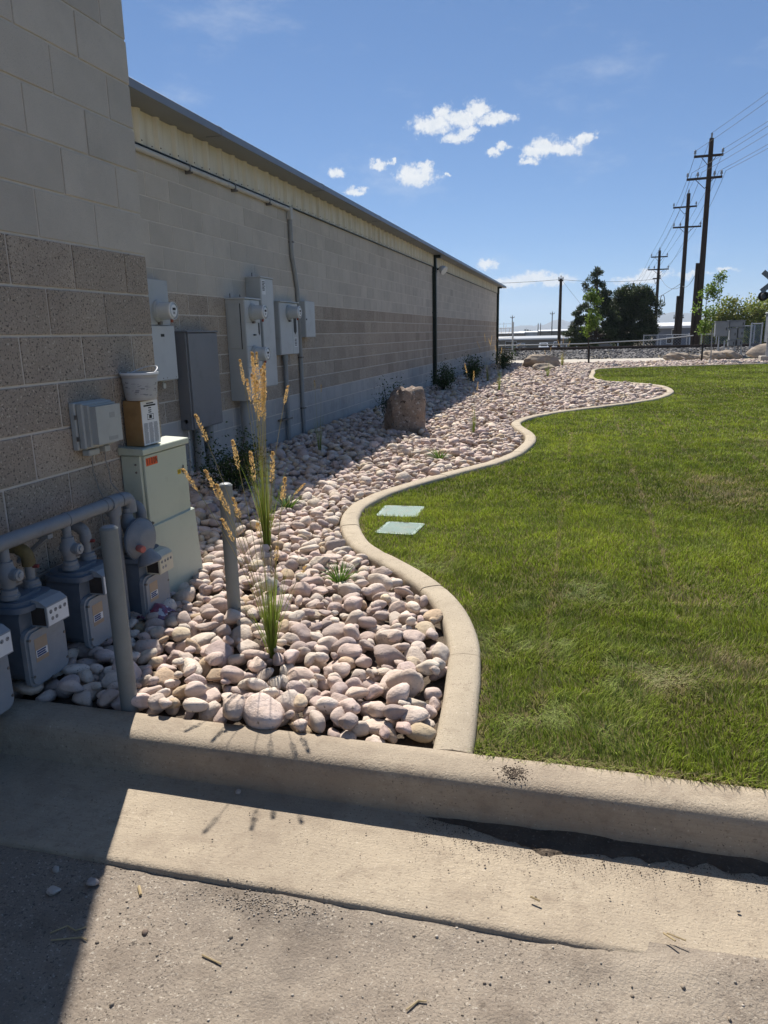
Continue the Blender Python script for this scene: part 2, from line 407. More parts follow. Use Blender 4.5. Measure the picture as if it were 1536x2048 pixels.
# ================================================================== BUILDINGS
SPK = [(95,.60,.67,(.07,.057,.047)),(80,.62,.69,(.58,.50,.40)),(150,.61,.68,(.10,.082,.067))]
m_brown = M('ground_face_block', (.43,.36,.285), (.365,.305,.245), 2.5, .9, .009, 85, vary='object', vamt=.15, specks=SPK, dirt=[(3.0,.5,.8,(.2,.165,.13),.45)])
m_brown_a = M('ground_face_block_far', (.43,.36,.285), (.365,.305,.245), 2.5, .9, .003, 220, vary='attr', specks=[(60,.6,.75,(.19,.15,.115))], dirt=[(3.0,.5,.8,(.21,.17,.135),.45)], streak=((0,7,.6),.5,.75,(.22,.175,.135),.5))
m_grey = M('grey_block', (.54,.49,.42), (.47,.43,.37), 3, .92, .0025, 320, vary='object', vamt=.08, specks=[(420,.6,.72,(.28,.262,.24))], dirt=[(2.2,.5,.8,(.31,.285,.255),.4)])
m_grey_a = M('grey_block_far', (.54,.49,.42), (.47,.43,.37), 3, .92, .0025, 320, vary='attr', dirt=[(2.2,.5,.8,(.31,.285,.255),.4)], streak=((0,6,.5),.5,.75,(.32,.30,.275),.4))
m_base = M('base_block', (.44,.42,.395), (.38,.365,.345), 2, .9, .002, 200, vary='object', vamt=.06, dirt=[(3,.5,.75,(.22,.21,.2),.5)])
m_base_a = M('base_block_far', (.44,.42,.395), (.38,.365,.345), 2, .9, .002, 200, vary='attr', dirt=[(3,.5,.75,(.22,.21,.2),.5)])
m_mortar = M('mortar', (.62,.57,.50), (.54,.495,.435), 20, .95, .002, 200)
m_siding = M('cream_siding', (.70,.65,.52), (.62,.575,.46), 1.5, .55, .0005, 30, streak=((0,9,.9),.5,.72,(.38,.30,.18),.55))
m_trim = M('grey_metal_trim', (.21,.22,.235), (.18,.19,.205), 2, .4, 0)
m_green = M('dark_green_metal', (.016,.026,.021), (.012,.02,.016), 3, .4)
m_roof = M('roof_metal', (.35,.36,.37), (.3,.31,.32), 1, .4, metal=.3)

def block_mesh(ln, h=CO, g=.0055, c=.0025):
    """One block face: front at x=0, body behind, joint g round it, worn arrises c."""
    mb = MB(); mb.box(-.06, 0, g, ln-g, g, h-g, c); return mb.mesh('block')
BM = {}
def bm_of(ln, h, mat, g=.0055):
    k = (round(ln, 4), round(h, 4), mat.name, g)
    if k not in BM: BM[k] = block_mesh(ln, h, g); BM[k].materials.append(mat)
    return BM[k]
def courses():
    """(z0, height, kind) of each course, from the ground up."""
    L = []; zb = BTOP-6*CO
    for k in range(3, 0, -1): L.append((zb-k*CO, CO, 'base'))
    for k in range(6): L.append((zb+k*CO, CO, 'brown'))
    z = BTOP
    while z < 4.7: L.append((z, CO, 'grey')); z += CO
    return L
# ---- near building: tall block volume at the left
near = thing('block_building', 'tall concrete block building corner at left with speckled brown lower courses', 'building')
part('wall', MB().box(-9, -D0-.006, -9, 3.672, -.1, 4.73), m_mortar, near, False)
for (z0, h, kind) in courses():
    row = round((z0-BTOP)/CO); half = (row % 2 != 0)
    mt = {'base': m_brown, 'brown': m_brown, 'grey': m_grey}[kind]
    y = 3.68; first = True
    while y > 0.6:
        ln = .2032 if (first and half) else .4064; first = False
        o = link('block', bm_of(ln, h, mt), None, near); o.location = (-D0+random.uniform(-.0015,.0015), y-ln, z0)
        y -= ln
part('parapet_cap', MB().box(-9.05, -D0+.04, -9, 3.72, 4.735, 4.80, .01), m_trim, near, False)

# ---- far building: long wall with metal siding under the eave
far = thing('warehouse_building', 'long low concrete block building with cream ribbed siding under the eave', 'building')
YE = 34.9
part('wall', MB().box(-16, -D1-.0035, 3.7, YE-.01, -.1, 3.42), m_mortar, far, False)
cand = []
for (z0, h, kind) in courses():
    if z0 > 3.13: continue
    h = min(h, 3.152-z0) if z0+h > 3.152 else h
    row = round((z0-BTOP)/CO); y = 5.5-(.2032 if row % 2 else 0)
    while y < YE-.2:
        ln = min(.4064, YE-y); cand.append((y, ln, z0, h, kind)); y += .4064
def vis(c): return 1/max(.1, (c[0]+.2))**2*(1 if c[0]+.4 > 5.9 else 0)
cand.sort(key=vis, reverse=True)
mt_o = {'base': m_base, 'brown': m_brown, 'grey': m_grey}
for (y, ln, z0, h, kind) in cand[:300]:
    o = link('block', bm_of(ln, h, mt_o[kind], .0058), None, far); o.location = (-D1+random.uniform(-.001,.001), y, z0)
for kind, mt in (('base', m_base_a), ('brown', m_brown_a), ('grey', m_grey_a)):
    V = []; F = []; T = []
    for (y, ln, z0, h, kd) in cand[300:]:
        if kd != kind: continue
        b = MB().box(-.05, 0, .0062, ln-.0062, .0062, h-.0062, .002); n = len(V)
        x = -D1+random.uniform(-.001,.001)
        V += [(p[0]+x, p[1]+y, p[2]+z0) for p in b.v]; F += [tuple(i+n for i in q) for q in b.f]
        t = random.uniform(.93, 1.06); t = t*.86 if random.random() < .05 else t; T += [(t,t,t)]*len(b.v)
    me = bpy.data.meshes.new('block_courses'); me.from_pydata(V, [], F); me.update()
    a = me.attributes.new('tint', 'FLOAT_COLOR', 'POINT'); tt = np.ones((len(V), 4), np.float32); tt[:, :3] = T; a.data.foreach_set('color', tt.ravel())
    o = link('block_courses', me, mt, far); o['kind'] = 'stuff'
# siding: ribbed panels, three ribs each
def siding_panel(n):
    mb = MB(); pr = []
    for k in range(n):
        y = k*.3085; pr += [(y+.0, 0), (y+.20, 0), (y+.222, .034), (y+.262, .034), (y+.284, 0)]
    pr.append((n*.3085-.001, 0))
    for i in range(len(pr)-1):
        (ya, xa), (yb, xb) = pr[i], pr[i+1]
        mb.add([(xa,ya,0),(xb,yb,0),(xb,yb,.287),(xa,ya,.287)], [(0,1,2,3)])
        mb.add([(xa-.003,ya,0),(xb-.003,yb,0),(xb-.003,yb,.287),(xa-.003,ya,.287)], [(3,2,1,0)])
        mb.add([(xa,ya,0),(xb,yb,0),(xb-.003,yb,0),(xa-.003,ya,0)], [(3,2,1,0)])
    return mb
sp = siding_panel(3).mesh('siding_panel'); sp.materials.append(m_siding)
scr = MB()
for k in range(3):
    scr.lathe((.035, k*.3085+.242, .03), (1,0,0), [(0,.007),(.004,.006)], 6); scr.lathe((.001, k*.3085+.15, .028), (1,0,0), [(0,.007),(.004,.006)], 6)
scm = scr.mesh('screws'); scm.materials.append(M('screw', (.10,.06,.04), (.07,.04,.03), 50))
y = 4.78
while y < YE-.5:
    p = link('siding_panel', sp, None, far); p.location = (-D1+.006, y, 3.155)
    s_ = link('screw', scm, None, p); s_['kind'] = 'stuff'
    y += .9255
part('base_flashing', MB().box(-D1+.001, -D1+.040, 4.7, YE, 3.146, 3.1535), m_green, far, False)
# eave: soffit and fascia in lengths, roof sheet above
y = 3.9; k = 0
while y < 35.7:
    ln = min(3.05 if k else 3.43, 35.75-y); mb = MB()
    mb.prism([(-D1-.02,3.443),(-3.535,3.437),(-3.528,3.44),(-3.545,3.515),(-3.56,3.525),(-D1-.02,3.56)], 1, y+.002, y+ln-.002)
    part('eave_trim', mb, m_trim, far, False)
    part('trim_joint', MB().prism([(-3.7,3.434),(-3.532,3.4335),(-3.5245,3.44),(-3.5425,3.517),(-3.558,3.529),(-3.60,3.534),(-3.60,3.50),(-3.7,3.45)], 1, y+ln-.03, y+ln+.03), m_trim, far, False)
    y += ln; k += 1
part('roof', MB().prism([(-3.58,3.535),(-16,4.6),(-16,4.5),(-D1,3.52)], 1, 3.75, 35.7), m_roof, far, False)
for yy in (19.62, 34.55):
    d = part('downspout', MB().box(-D1+.003, -D1+.10, yy-.055, yy+.055, .10, 3.42, .008), m_green, far, False)
    for zz in (.9, 2.0, 3.0): part('strap', MB().box(-D1+.0005, -D1+.104, yy-.075, yy+.075, zz, zz+.025), m_green, d, False)
    part('outlet', MB().box(-D1+.02, -D1+.22, yy-.06, yy+.06, 3.36, 3.432, .005), m_green, d, False)

# ================================================================== ELECTRICAL AND GAS EQUIPMENT
m_box = M('grey_enamel', (.40,.42,.42), (.37,.385,.385), 3, .42, .0003, 60, dirt=[(6,.55,.8,(.2,.19,.17),.35)])
m_box_l = M('light_grey_enamel', (.50,.52,.52), (.46,.475,.475), 3, .42, .0003, 60, dirt=[(6,.55,.8,(.25,.235,.21),.3)])
m_box_d = M('slate_enamel', (.18,.185,.20), (.16,.165,.18), 3, .38, .0003, 60, dirt=[(6,.55,.8,(.08,.085,.09),.4)])
m_dark = M('dark_slot', (.012,.012,.013), (.01,.01,.01), 3, .5)
m_pvc = M('grey_pvc', (.30,.31,.31), (.26,.27,.27), 3, .5, dirt=[(5,.5,.75,(.2,.18,.15),.5)])
m_pvc_l = M('pale_conduit', (.52,.51,.47), (.45,.44,.41), 3, .5, dirt=[(5,.5,.75,(.33,.3,.25),.5)])
m_white = M('white_print', (.72,.73,.73), (.66,.67,.67), 9, .5)
m_ink = M('black_ink', (.02,.02,.02), (.03,.03,.03), 9, .7)
m_lensg = M('meter_cover', (.50,.53,.54), (.45,.48,.49), 9, .08, spec=.6, coat=.5)
m_sage = M('sage_enamel', (.50,.53,.42), (.46,.49,.39), 2, .42, .0003, 60, dirt=[(3,.5,.8,(.30,.31,.25),.45),(14,.6,.8,(.2,.17,.12),.3)])
m_bolt = M('bolt', (.22,.21,.2), (.15,.13,.11), 40, .5, metal=.6)
WX = -D1
def bars(mb, x, y0, y1, z0, z1, n, frac=.55, jit=.25):
    """Rows of small print on a face at x, as thin dark strips."""
    h = (z1-z0)/n
    for k in range(n):
        e = y1-(y1-y0)*random.uniform(0, jit); mb.box(x, x+.0006, y0, e, z1-(k+1)*h+h*(1-frac)/2, z1-k*h-h*(1-frac)/2)
    return mb
def emeter(parent, x, y, z, s=1.0):
    """Round glass electricity meter, axis along +x."""
    b = part('meter_base', MB().lathe((x,y,z), (1,0,0), [(0,.098*s),(.022,.098*s),(.024,.088*s),(.03,.088*s)], 28), m_box, parent)
    g = part('meter_cover', MB().lathe((x+.03,y,z), (1,0,0), [(0,.078*s),(.10,.076*s),(.118,.074*s),(.128,.066*s),(.132,.055*s)], 32), m_lensg, parent)
    part('face_ring', MB().lathe((x+.03,y,z), (1,0,0), [(.120,.0775*s),(.131,.0775*s),(.133,.072*s),(.120,.0755*s)], 32), m_white, g)
    part('dial_plate', MB().lathe((x+.163,y,z), (1,0,0), [(0,.052*s),(.0012,.052*s)], 28), m_white, g)
    part('display', MB().box(x+.165, x+.166, y-.026*s, y+.026*s, z+.004, z+.026), m_dark, g, False)
    part('small_print', bars(MB(), x+.165, y-.02*s, y+.02*s, z-.03, z-.008, 4), m_ink, g, False)
    part('seal', MB().box(x+.09, x+.11, y+.05*s, y+.066*s, z-.10, z-.066), M('red_seal', (.4,.12,.08)), parent, False)
    part('ring_latch', MB().box(x+.002, x+.03, y-.02, y+.02, z-.118*s, z-.09*s, .003), m_bolt, parent, False)
# meter box beside the corner
t = thing('meter_box', 'light grey single meter box on the rear wall beside the brown corner', 'meter box')
part('socket_box', MB().box(WX+.001, WX+.10, 6.02, 6.37, 1.62, 2.02, .004), m_box, t, False)
part('breaker_box', MB().box(WX+.001, WX+.12, 6.00, 6.395, 1.13, 1.617, .004), m_box_l, t, False)
part('name_plate', MB().box(WX+.120, WX+.1212, 6.15, 6.21, 1.52, 1.545), m_dark, t, False)
emeter(t, WX+.10, 6.17, 1.745)
for yy in (6.13, 6.2, 6.36): part('screw', MB().lathe((WX+.1195, yy, 1.15), (1,0,0), [(0,.006),(.003,.004)], 8), m_bolt, t)
part('padlock', MB().box(WX+.05, WX+.075, 6.20, 6.245, 1.05, 1.10, .004).tube([(WX+.062,6.212,1.10),(WX+.062,6.212,1.13),(WX+.062,6.233,1.13),(WX+.062,6.233,1.10)], .004, 6), M('brass_lock', (.5,.5,.5), metal=.6, rough=.3), t, False)
# dark slate cabinet
t = thing('electrical_cabinet', 'large dark slate blue steel cabinet on the wall above two grey risers', 'cabinet')
part('case', MB().box(WX+.001, WX+.125, 6.575, 7.205, .615, 1.555, .004), m_box_d, t, False)
part('door', MB().box(WX+.126, WX+.140, 6.60, 7.20, .625, 1.55, .004), m_box_d, t, False)
part('top_lip', MB().box(WX+.001, WX+.150, 6.57, 7.21, 1.556, 1.572, .003), m_box_d, t, False)
part('logo_ring', MB().lathe((WX+.06, 6.5745, .70), (0,-1,0), [(0,.026),(.001,.026),(.001,.020),(0,.020)], 20), M('pale_mark', (.2,.2,.2)), t)
for yy, rr in ((6.80,.048),(7.03,.048)):
    o = part('riser_pipe', MB().tube([(WX+.06,yy,.08),(WX+.06,yy,.62)], rr, 16), m_pvc, t)
    part('collar', MB().tube([(WX+.06,yy,.28),(WX+.06,yy,.36)], rr+.006, 16), m_pvc, o)
part('riser_pipe', MB().tube([(WX+.04,6.63,.09),(WX+.04,6.63,.62)], .013, 10), m_pvc_l, t)
# double meter panel
t = thing('meter_cabinet', 'tall grey panel with two round meters, upper one fully visible', 'meter panel')
fx = WX+.225
part('case', MB().box(WX+.001, fx, 7.715, 8.12, .80, 1.905, .004), m_box, t, False)
part('top_lip', MB().box(WX+.001, fx+.02, 7.705, 8.13, 1.906, 1.924, .003), m_box_l, t, False)
d = part('side_hatch', MB().box(WX+.03, WX+.17, 7.706, 7.7145, 1.38, 1.85, .002), m_box, t, False)
part('hatch_groove', MB().box(WX+.172, WX+.18, 7.711, 7.7145, 1.37, 1.86), m_dark, d, False)
for za, zb in ((1.66,1.90),(1.40,1.655),(1.17,1.395),(.81,1.165)): part('cover_plate', MB().box(fx+.0005, fx+.006, 7.725, 8.11, za, zb, .002), m_box_l, t, False)
emeter(t, fx+.006, 7.90, 1.765); emeter(t, fx+.006, 7.905, 1.31)
part('switch_slot', MB().prism([(8.045,1.655),(8.085,1.655),(8.085,1.54),(8.065,1.515),(8.045,1.54)], 0, fx+.0065, fx+.0075), m_dark, t, False)
part('breaker_handle', MB().box(fx+.006, fx+.03, 7.90, 7.94, 1.515, 1.53, .003), m_dark, t, False)
part('label_sticker', MB().box(fx+.0065, fx+.0073, 8.04, 8.10, .85, 1.02), m_white, t, False)
part('riser_pipe', MB().tube([(WX+.09,7.86,.08),(WX+.09,7.86,.80)], .055, 16), m_pvc, t)
for yy in (7.75, 8.0): part('mounting_stud', MB().tube([(WX+.05,yy,1.925),(WX+.05,yy,1.97)], .006, 6), m_bolt, t)
# tall disconnect panel
t = thing('disconnect_cabinet', 'tall grey panel rising above its neighbours with white label strip at top', 'panel')
fx2 = WX+.185
part('case', MB().box(WX+.001, fx2, 8.268, 8.63, .915, 2.165, .004), m_box, t, False)
part('front_cover', MB().box(fx2+.0005, fx2+.007, 8.275, 8.625, .925, 2.16, .002), m_box_l, t, False)
part('top_lip', MB().box(WX+.001, fx2+.015, 8.26, 8.64, 2.166, 2.18, .003), m_box_l, t, False)
s_ = part('label_sticker', MB().box(fx2+.0075, fx2+.0083, 8.30, 8.40, 1.98, 2.14), m_white, t, False)
part('small_print', bars(MB(), fx2+.0085, 8.31, 8.39, 2.02, 2.13, 7), m_ink, s_, False)
part('mounting_stud', MB().tube([(WX+.05,8.36,2.18),(WX+.05,8.36,2.23)], .006, 6), m_bolt, t)
# single meter panel to its right
t = thing('meter_cabinet', 'shorter grey panel with one round meter between taller panel and small box', 'meter panel')
fx3 = WX+.075
part('case', MB().box(WX+.001, fx3, 9.05, 9.69, 1.265, 1.925, .004), m_box, t, False)
part('front_cover', MB().box(fx3+.0005, fx3+.008, 9.06, 9.47, 1.27, 1.92, .002), m_box_l, t, False)
part('front_cover', MB().box(fx3+.0005, fx3+.008, 9.475, 9.685, 1.27, 1.92, .002), m_box_l, t, False)
part('top_lip', MB().box(WX+.001, fx3+.03, 9.04, 9.70, 1.926, 1.94, .003), m_box_l, t, False)
emeter(t, fx3+.008, 9.36, 1.80)
part('switch_slot', MB().prism([(9.52,1.73),(9.62,1.73),(9.62,1.56),(9.57,1.52),(9.52,1.56)], 0, fx3+.0085, fx3+.0095), m_dark, t, False)
s_ = part('label_sticker', MB().box(fx3+.0085, fx3+.0093, 9.53, 9.63, 1.36, 1.48), m_white, t, False)
part('small_print', bars(MB(), fx3+.0095, 9.54, 9.62, 1.37, 1.47, 5), m_ink, s_, False)
o = part('riser_pipe', MB().tube([(WX+.045,9.26,.08),(WX+.045,9.26,1.265)], .030, 14), m_pvc, t)
part('collar', MB().tube([(WX+.045,9.26,1.18),(WX+.045,9.26,1.263)], .038, 14), m_pvc, o)
part('pipe_clamp', MB().box(WX+.0015, WX+.08, 9.0, 9.34, .42, .44), m_bolt, o, False)
# small box at the right end
t = thing('junction_box', 'plain small grey box at the right end of the wall panels', 'junction box')
part('case', MB().box(WX+.001, WX+.12, 9.87, 10.25, 1.48, 1.965, .004), m_box, t, False)
part('cover', MB().box(WX+.1205, WX+.127, 9.875, 10.245, 1.485, 1.96, .002), m_box_l, t, False)
part('latch', MB().box(WX+.127, WX+.134, 9.89, 9.91, 1.71, 1.73), m_dark, t, False)
# long conduit along the top of the wall and down
t = thing('conduit', 'pale conduit running under the cream siding then down past the small box', 'conduit')
part('horizontal_run', MB().tube([(WX+.03,3.75,3.112),(WX+.03,9.66,3.112)], .026, 12), m_pvc_l, t)
part('elbow_fitting', MB().box(WX+.002, WX+.065, 9.66, 9.745, 2.99, 3.141, .006), m_pvc_l, t, False)
part('vertical_run', MB().tube([(WX+.03,9.71,2.99),(WX+.03,9.71,2.55),(WX+.03,9.80,2.30),(WX+.03,9.86,2.1),(WX+.03,9.87,.08)], .028, 12), m_pvc, t)
for yy in (7.05, 8.05, 9.0): part('pipe_strap', MB().box(WX+.0005, WX+.06, yy, yy+.02, 3.06, 3.142).lathe((WX+.06, yy+.01, 3.07), (1,0,0), [(0,.01),(.02,.008)], 6), m_bolt, t, False)
for yy in (7.9,): part('coupling', MB().tube([(WX+.03,yy,3.112),(WX+.03,yy+.06,3.112)], .030, 12), m_pvc_l, t)
for zz in (2.7, 1.2, .5): part('pipe_strap', MB().box(WX+.0005, WX+.062, (9.69 if zz > 2.2 else 9.83), (9.745 if zz > 2.2 else 9.915), zz, zz+.02), m_bolt, t, False)
# flood light
t = thing('flood_light', 'white wall flood light beside the dark downspout under the eave', 'light')
part('mount', MB().box(WX+.001, WX+.05, 19.90, 20.02, 3.05, 3.17, .006), m_dark, t, False)
part('arm', MB().tube([(WX+.05,19.96,3.11),(WX+.16,19.9,3.13)], .018, 8), m_dark, t)
part('lamp_head', MB().lathe((WX+.14,19.88,3.15), (.75,-.35,-.55), [(0,.03),(.03,.07),(.09,.10),(.17,.115),(.18,.105)], 16), m_white, t)

# ---- green pedestal cabinet against the brown wall
t = thing('pedestal_cabinet', 'sage green steel pedestal cabinet with orange number sticker below the carton', 'cabinet')
NX = -D0
part('body', MB().box(NX+.001, NX+.112, 3.268, 3.70, .56, .925, .004), m_sage, t, False)
part('skirt', MB().prism([(NX+.001,.10),(NX+.168,.10),(NX+.150,.34),(NX+.139,.55),(NX+.128,.556),(NX+.001,.556)], 1, 3.256, 3.722), m_sage, t, False)
dr = part('door', MB().box(NX+.1125, NX+.127, 3.285, 3.703, .545, .922, .003), m_sage, t, False)
part('door_latch', MB().box(NX+.1275, NX+.138, 3.635, 3.655, .775, .80, .003), m_bolt, dr, False)
part('padlock_hasp', MB().box(NX+.1275, NX+.132, 3.650, 3.656, .765, .815), m_bolt, dr, False)
cp = part('lid', MB().prism([(NX+.001,.930),(NX+.140,.930),(NX+.142,.934),(NX+.142,.957),(NX+.138,.961),(NX+.001,.968)], 1, 3.255, 3.712), m_sage, t, False)
for zz in (.60, .66, .84, .88): part('bolt', MB().lathe((NX+.085, 3.2675, zz), (0,-1,0), [(0,.006),(.004,.005)], 8), m_bolt, t)
part('bolt', MB().lathe((NX+.127, 3.30, .57), (1,0,0), [(0,.008),(.01,.006)], 8), m_bolt, t)
m_or = M('orange_sticker', (.72,.115,.03), (.66,.10,.03), 20, .5); m_ye = M('yellow_sticker', (.78,.55,.03), (.7,.5,.03), 20, .5)
def text_mesh(s, size):
    cu = bpy.data.curves.new('text', 'FONT'); cu.body = s; cu.size = size; cu.align_x = 'CENTER'; cu.align_y = 'CENTER'; cu.extrude = .0002; cu.offset = size*.010
    o = bpy.data.objects.new('text', cu); COL.objects.link(o); dg = bpy.context.evaluated_depsgraph_get()
    me = bpy.data.meshes.new_from_object(o.evaluated_get(dg)); bpy.data.objects.remove(o); return me
FACE_X = Matrix(((0,0,1,0),(1,0,0,0),(0,1,0,0),(0,0,0,1)))     # text plane to +x-facing
def text_on(s, size, loc, mat, parent, name='lettering', sx=1):
    me = text_mesh(s, size); me.transform(Matrix.Translation(Vector(loc)) @ FACE_X @ Matrix.Diagonal((sx,1,1,1))); return link(name, me, mat, parent)
for k, ch in enumerate('1100N'):
    st = part('number_sticker', MB().box(NX+.1275, NX+.1283, 3.297+k*.0215, 3.3178+k*.0215, .868, .908), m_or, dr, False)
    text_on(ch, .046, (NX+.1286, 3.3074+k*.0215, .888), m_ink, st, sx=.62)
st = part('yellow_sticker', MB().box(NX+.1275, NX+.1283, 3.592, 3.628, .772, .798), m_ye, dr, False)
part('small_print', bars(MB(), NX+.1285, 3.595, 3.625, .776, .794, 3, .4), m_ink, st, False)

# ---- carton and bucket standing on it
m_card = M('cardboard', (.33,.20,.085), (.27,.16,.065), 8, .9, .0004, 90, dirt=[(10,.5,.8,(.16,.09,.04),.6)])
t = thing('carton', 'brown carton with white printed front standing on the green cabinet', 'carton')
part('box', MB().box(NX+.012, NX+.112, 3.318, 3.478, .9675, 1.196, .002), m_card, t, False)
w = part('printed_panel', MB().box(NX+.1125, NX+.1135, 3.322, 3.476, .970, 1.194), m_white, t, False)
pr = MB(); X = NX+.1137
pr.box(X,X+.0005,3.370,3.435,1.178,1.184); pr.box(X,X+.0005,3.345,3.455,1.166,1.174)
for z in (1.155,1.143,1.133): pr.box(X,X+.0005,3.385,3.412,z,z+.005)
for (a,b,c,d_) in ((3.37,3.43,1.124,1.1265),(3.372,3.3745,1.098,1.124),(3.426,3.4285,1.098,1.124),(3.37,3.43,1.097,1.0995),(3.388,3.412,1.104,1.121)): pr.box(X,X+.0005,a,b,c,d_)
part('print', pr, m_ink, w, False)
pr = MB()
for c in range(3): bars(pr, X, 3.332+c*.046, 3.371+c*.046, .978, 1.083, 22, .5, .18)
part('small_print', pr, M('grey_print', (.25,.25,.26)), w, False)
part('top_flap', MB().box(NX+.014, NX+.110, 3.32, 3.395, 1.1965, 1.199).box(NX+.014, NX+.110, 3.40, 3.476, 1.1962, 1.1985), m_card, t, False)
m_buck = M('bucket_plastic', (.42,.42,.41), (.36,.355,.345), 8, .4, dirt=[(12,.5,.75,(.3,.27,.23),.5)])
bc = (NX+.085, 3.378); t = thing('bucket', 'small white plastic bucket with printed label on top of the carton', 'bucket')
part('body', MB().lathe((*bc,1.2), (0,0,1), [(0,.073),(.004,.075),(.118,.088),(.12,.092),(.135,.093),(.137,.089),(.125,.086),(.02,.07)], 36), m_buck, t)
m_lab = M('bucket_label', (.45,.45,.44), (.38,.38,.37), 12, .5)
lab = part('label_wrap', MB().lathe((*bc,1.2), (0,0,1), [(.012,.0775),(.014,.0780),(.106,.0882),(.108,.0880)], 36), m_lab, t)
pr = MB()
for k in range(64):
    a = random.uniform(-2.4, 1.0); h = random.uniform(.022, .095); da = random.uniform(.05, .26); r_ = .0778+.0102*(h-.012)/.094+.0009
    hh = random.choice([.0018,.0018,.0025,.006]); 
    q = [(bc[0]+math.cos(a+da*u)*r_, bc[1]+math.sin(a+da*u)*r_) for u in (0,.33,.66,1)]
    for (p0, p1) in zip(q[:-1], q[1:]): pr.add([(p0[0],p0[1],1.2+h),(p1[0],p1[1],1.2+h),(p1[0],p1[1],1.2+h+hh),(p0[0],p0[1],1.2+h+hh)], [(0,1,2,3)])
part('small_print', pr, M('grey_print', (.25,.25,.26)), lab, False)
part('handle', MB().tube([(bc[0]+math.cos(a)*.094+.0, bc[1]+math.sin(a)*.094*.9, 1.332+.035*math.sin((a+.3)/2.9*math.pi)) for a in np.linspace(-.3,2.6,16)], .0025, 6), m_white, t)
part('lid_edge', MB().lathe((*bc,1.2), (0,0,1), [(.128,.0955),(.138,.0955),(.139,.090),(.128,.0935)], 36), m_white, t)

# ---- telephone box on the near wall
m_tel = M('beige_plastic', (.40,.41,.385), (.36,.37,.35), 6, .5, dirt=[(8,.5,.8,(.25,.24,.21),.4)])
t = thing('telephone_box', 'beige plastic telephone service box on the brown wall above the gas pipe', 'service box')
part('back_plate', MB().box(NX+.001, NX+.03, 2.915, 3.16, 1.005, 1.225, .004), m_tel, t, False)
part('case', MB().box(NX+.0305, NX+.065, 2.925, 3.155, 1.01, 1.222, .006), m_tel, t, False)
part('cover', MB().prism([(2.935,1.02),(3.148,1.02),(3.148,1.212),(2.935,1.212)], 0, NX+.0655, NX+.085).prism([(2.95,1.03),(3.138,1.03),(3.138,1.205),(2.95,1.205)], 0, NX+.085, NX+.118), m_tel, t, False)
part('cover_stamp', MB().box(NX+.118, NX+.1186, 3.05, 3.09, 1.145, 1.17), M('beige_stamp', (.33,.34,.32)), t, False)
part('cover_stamp', MB().box(NX+.118, NX+.1186, 3.03, 3.10, 1.04, 1.058), M('beige_stamp', (.33,.34,.32)), t, False)
part('cable_gland', MB().box(NX+.02, NX+.06, 2.95, 3.03, .975, 1.004, .004), m_tel, t, False)
part('cable_gland', MB().box(NX+.03, NX+.07, 3.06, 3.10, .98, 1.009, .004), m_tel, t, False)
for zz in (1.05, 1.15): part('hinge', MB().box(NX+.03, NX+.04, 2.909, 2.915, zz, zz+.02), m_bolt, t, False)
m_wire = M('grey_wire', (.28,.27,.25), (.2,.2,.19), 30, .6)
part('cable', MB().tube([(NX+.045,2.99,.978),(NX+.03,3.0,.9),(NX+.03,3.03,.8),(NX+.04,3.06,.72),(NX+.06,3.07,.60),(NX+.08,3.06,.45)], .0028, 6), m_wire, t)
part('cable', MB().tube([(NX+.05,3.08,.98),(NX+.03,3.105,.93),(NX+.035,3.115,.88),(NX+.05,3.10,.82),(NX+.10,3.09,.775)], .0028, 6), m_wire, t)

# ---- gas manifold, meters and bollards
m_gas = M('gas_grey_paint', (.225,.24,.255), (.18,.195,.21), 5, .5, .0008, 90, dirt=[(9,.52,.75,(.26,.27,.28),.6),(20,.62,.78,(.12,.08,.05),.6)])
m_gasb = M('gas_blue_paint', (.135,.165,.20), (.105,.13,.165), 5, .45, .0006, 90, dirt=[(9,.55,.78,(.2,.23,.26),.6)])
m_gasl = M('gas_pale_cover', (.29,.305,.32), (.25,.265,.28), 5, .5, .0004, 90, dirt=[(9,.52,.75,(.38,.38,.38),.4),(16,.6,.8,(.2,.18,.15),.4)])
m_rust = M('rusty_fitting', (.19,.155,.06), (.12,.09,.05), 22, .8, .001, 90)
m_cream = M('cream_plastic', (.62,.58,.44), (.56,.52,.40), 9, .4); m_win = M('smoky_window', (.06,.05,.045), (.04,.035,.03), 9, .1)
m_tan = M('tan_plate', (.42,.32,.22), (.36,.27,.19), 9, .5); m_bluep = M('blue_print', (.06,.09,.20))
PXX, PZ = NX+.165, .762
t = thing('gas_manifold_pipe', 'thick horizontal grey gas pipe feeding the row of meters', 'gas pipe')
part('header_pipe', MB().tube([(PXX,.9,PZ),(PXX,3.02,PZ)], .030, 18), m_gas, t)
for yy in (2.60, 2.86): part('coupling', MB().tube([(PXX,yy,PZ),(PXX,yy+.012,PZ)], .033, 18), m_gas, t)
part('tee', MB().tube([(PXX,2.90,PZ),(PXX,2.975,PZ)], .036, 18).tube([(PXX,2.938,PZ),(PXX,2.938,PZ-.062)], .033, 18), m_gas, t)
part('riser', MB().tube([(PXX,2.938,PZ-.06),(PXX,2.938,.10)], .024, 14), m_gas, t)
def elbow(mb, c, r, R0, a0, a1, plane='yz', n=7):
    pts = []
    for k in range(n):
        a = a0+(a1-a0)*k/(n-1)
        if plane == 'yz': pts.append((c[0], c[1]+R0*math.cos(a), c[2]+R0*math.sin(a)))
        else: pts.append((c[0]+R0*math.cos(a), c[1], c[2]+R0*math.sin(a)))
    return mb.tube(pts, r, 14)
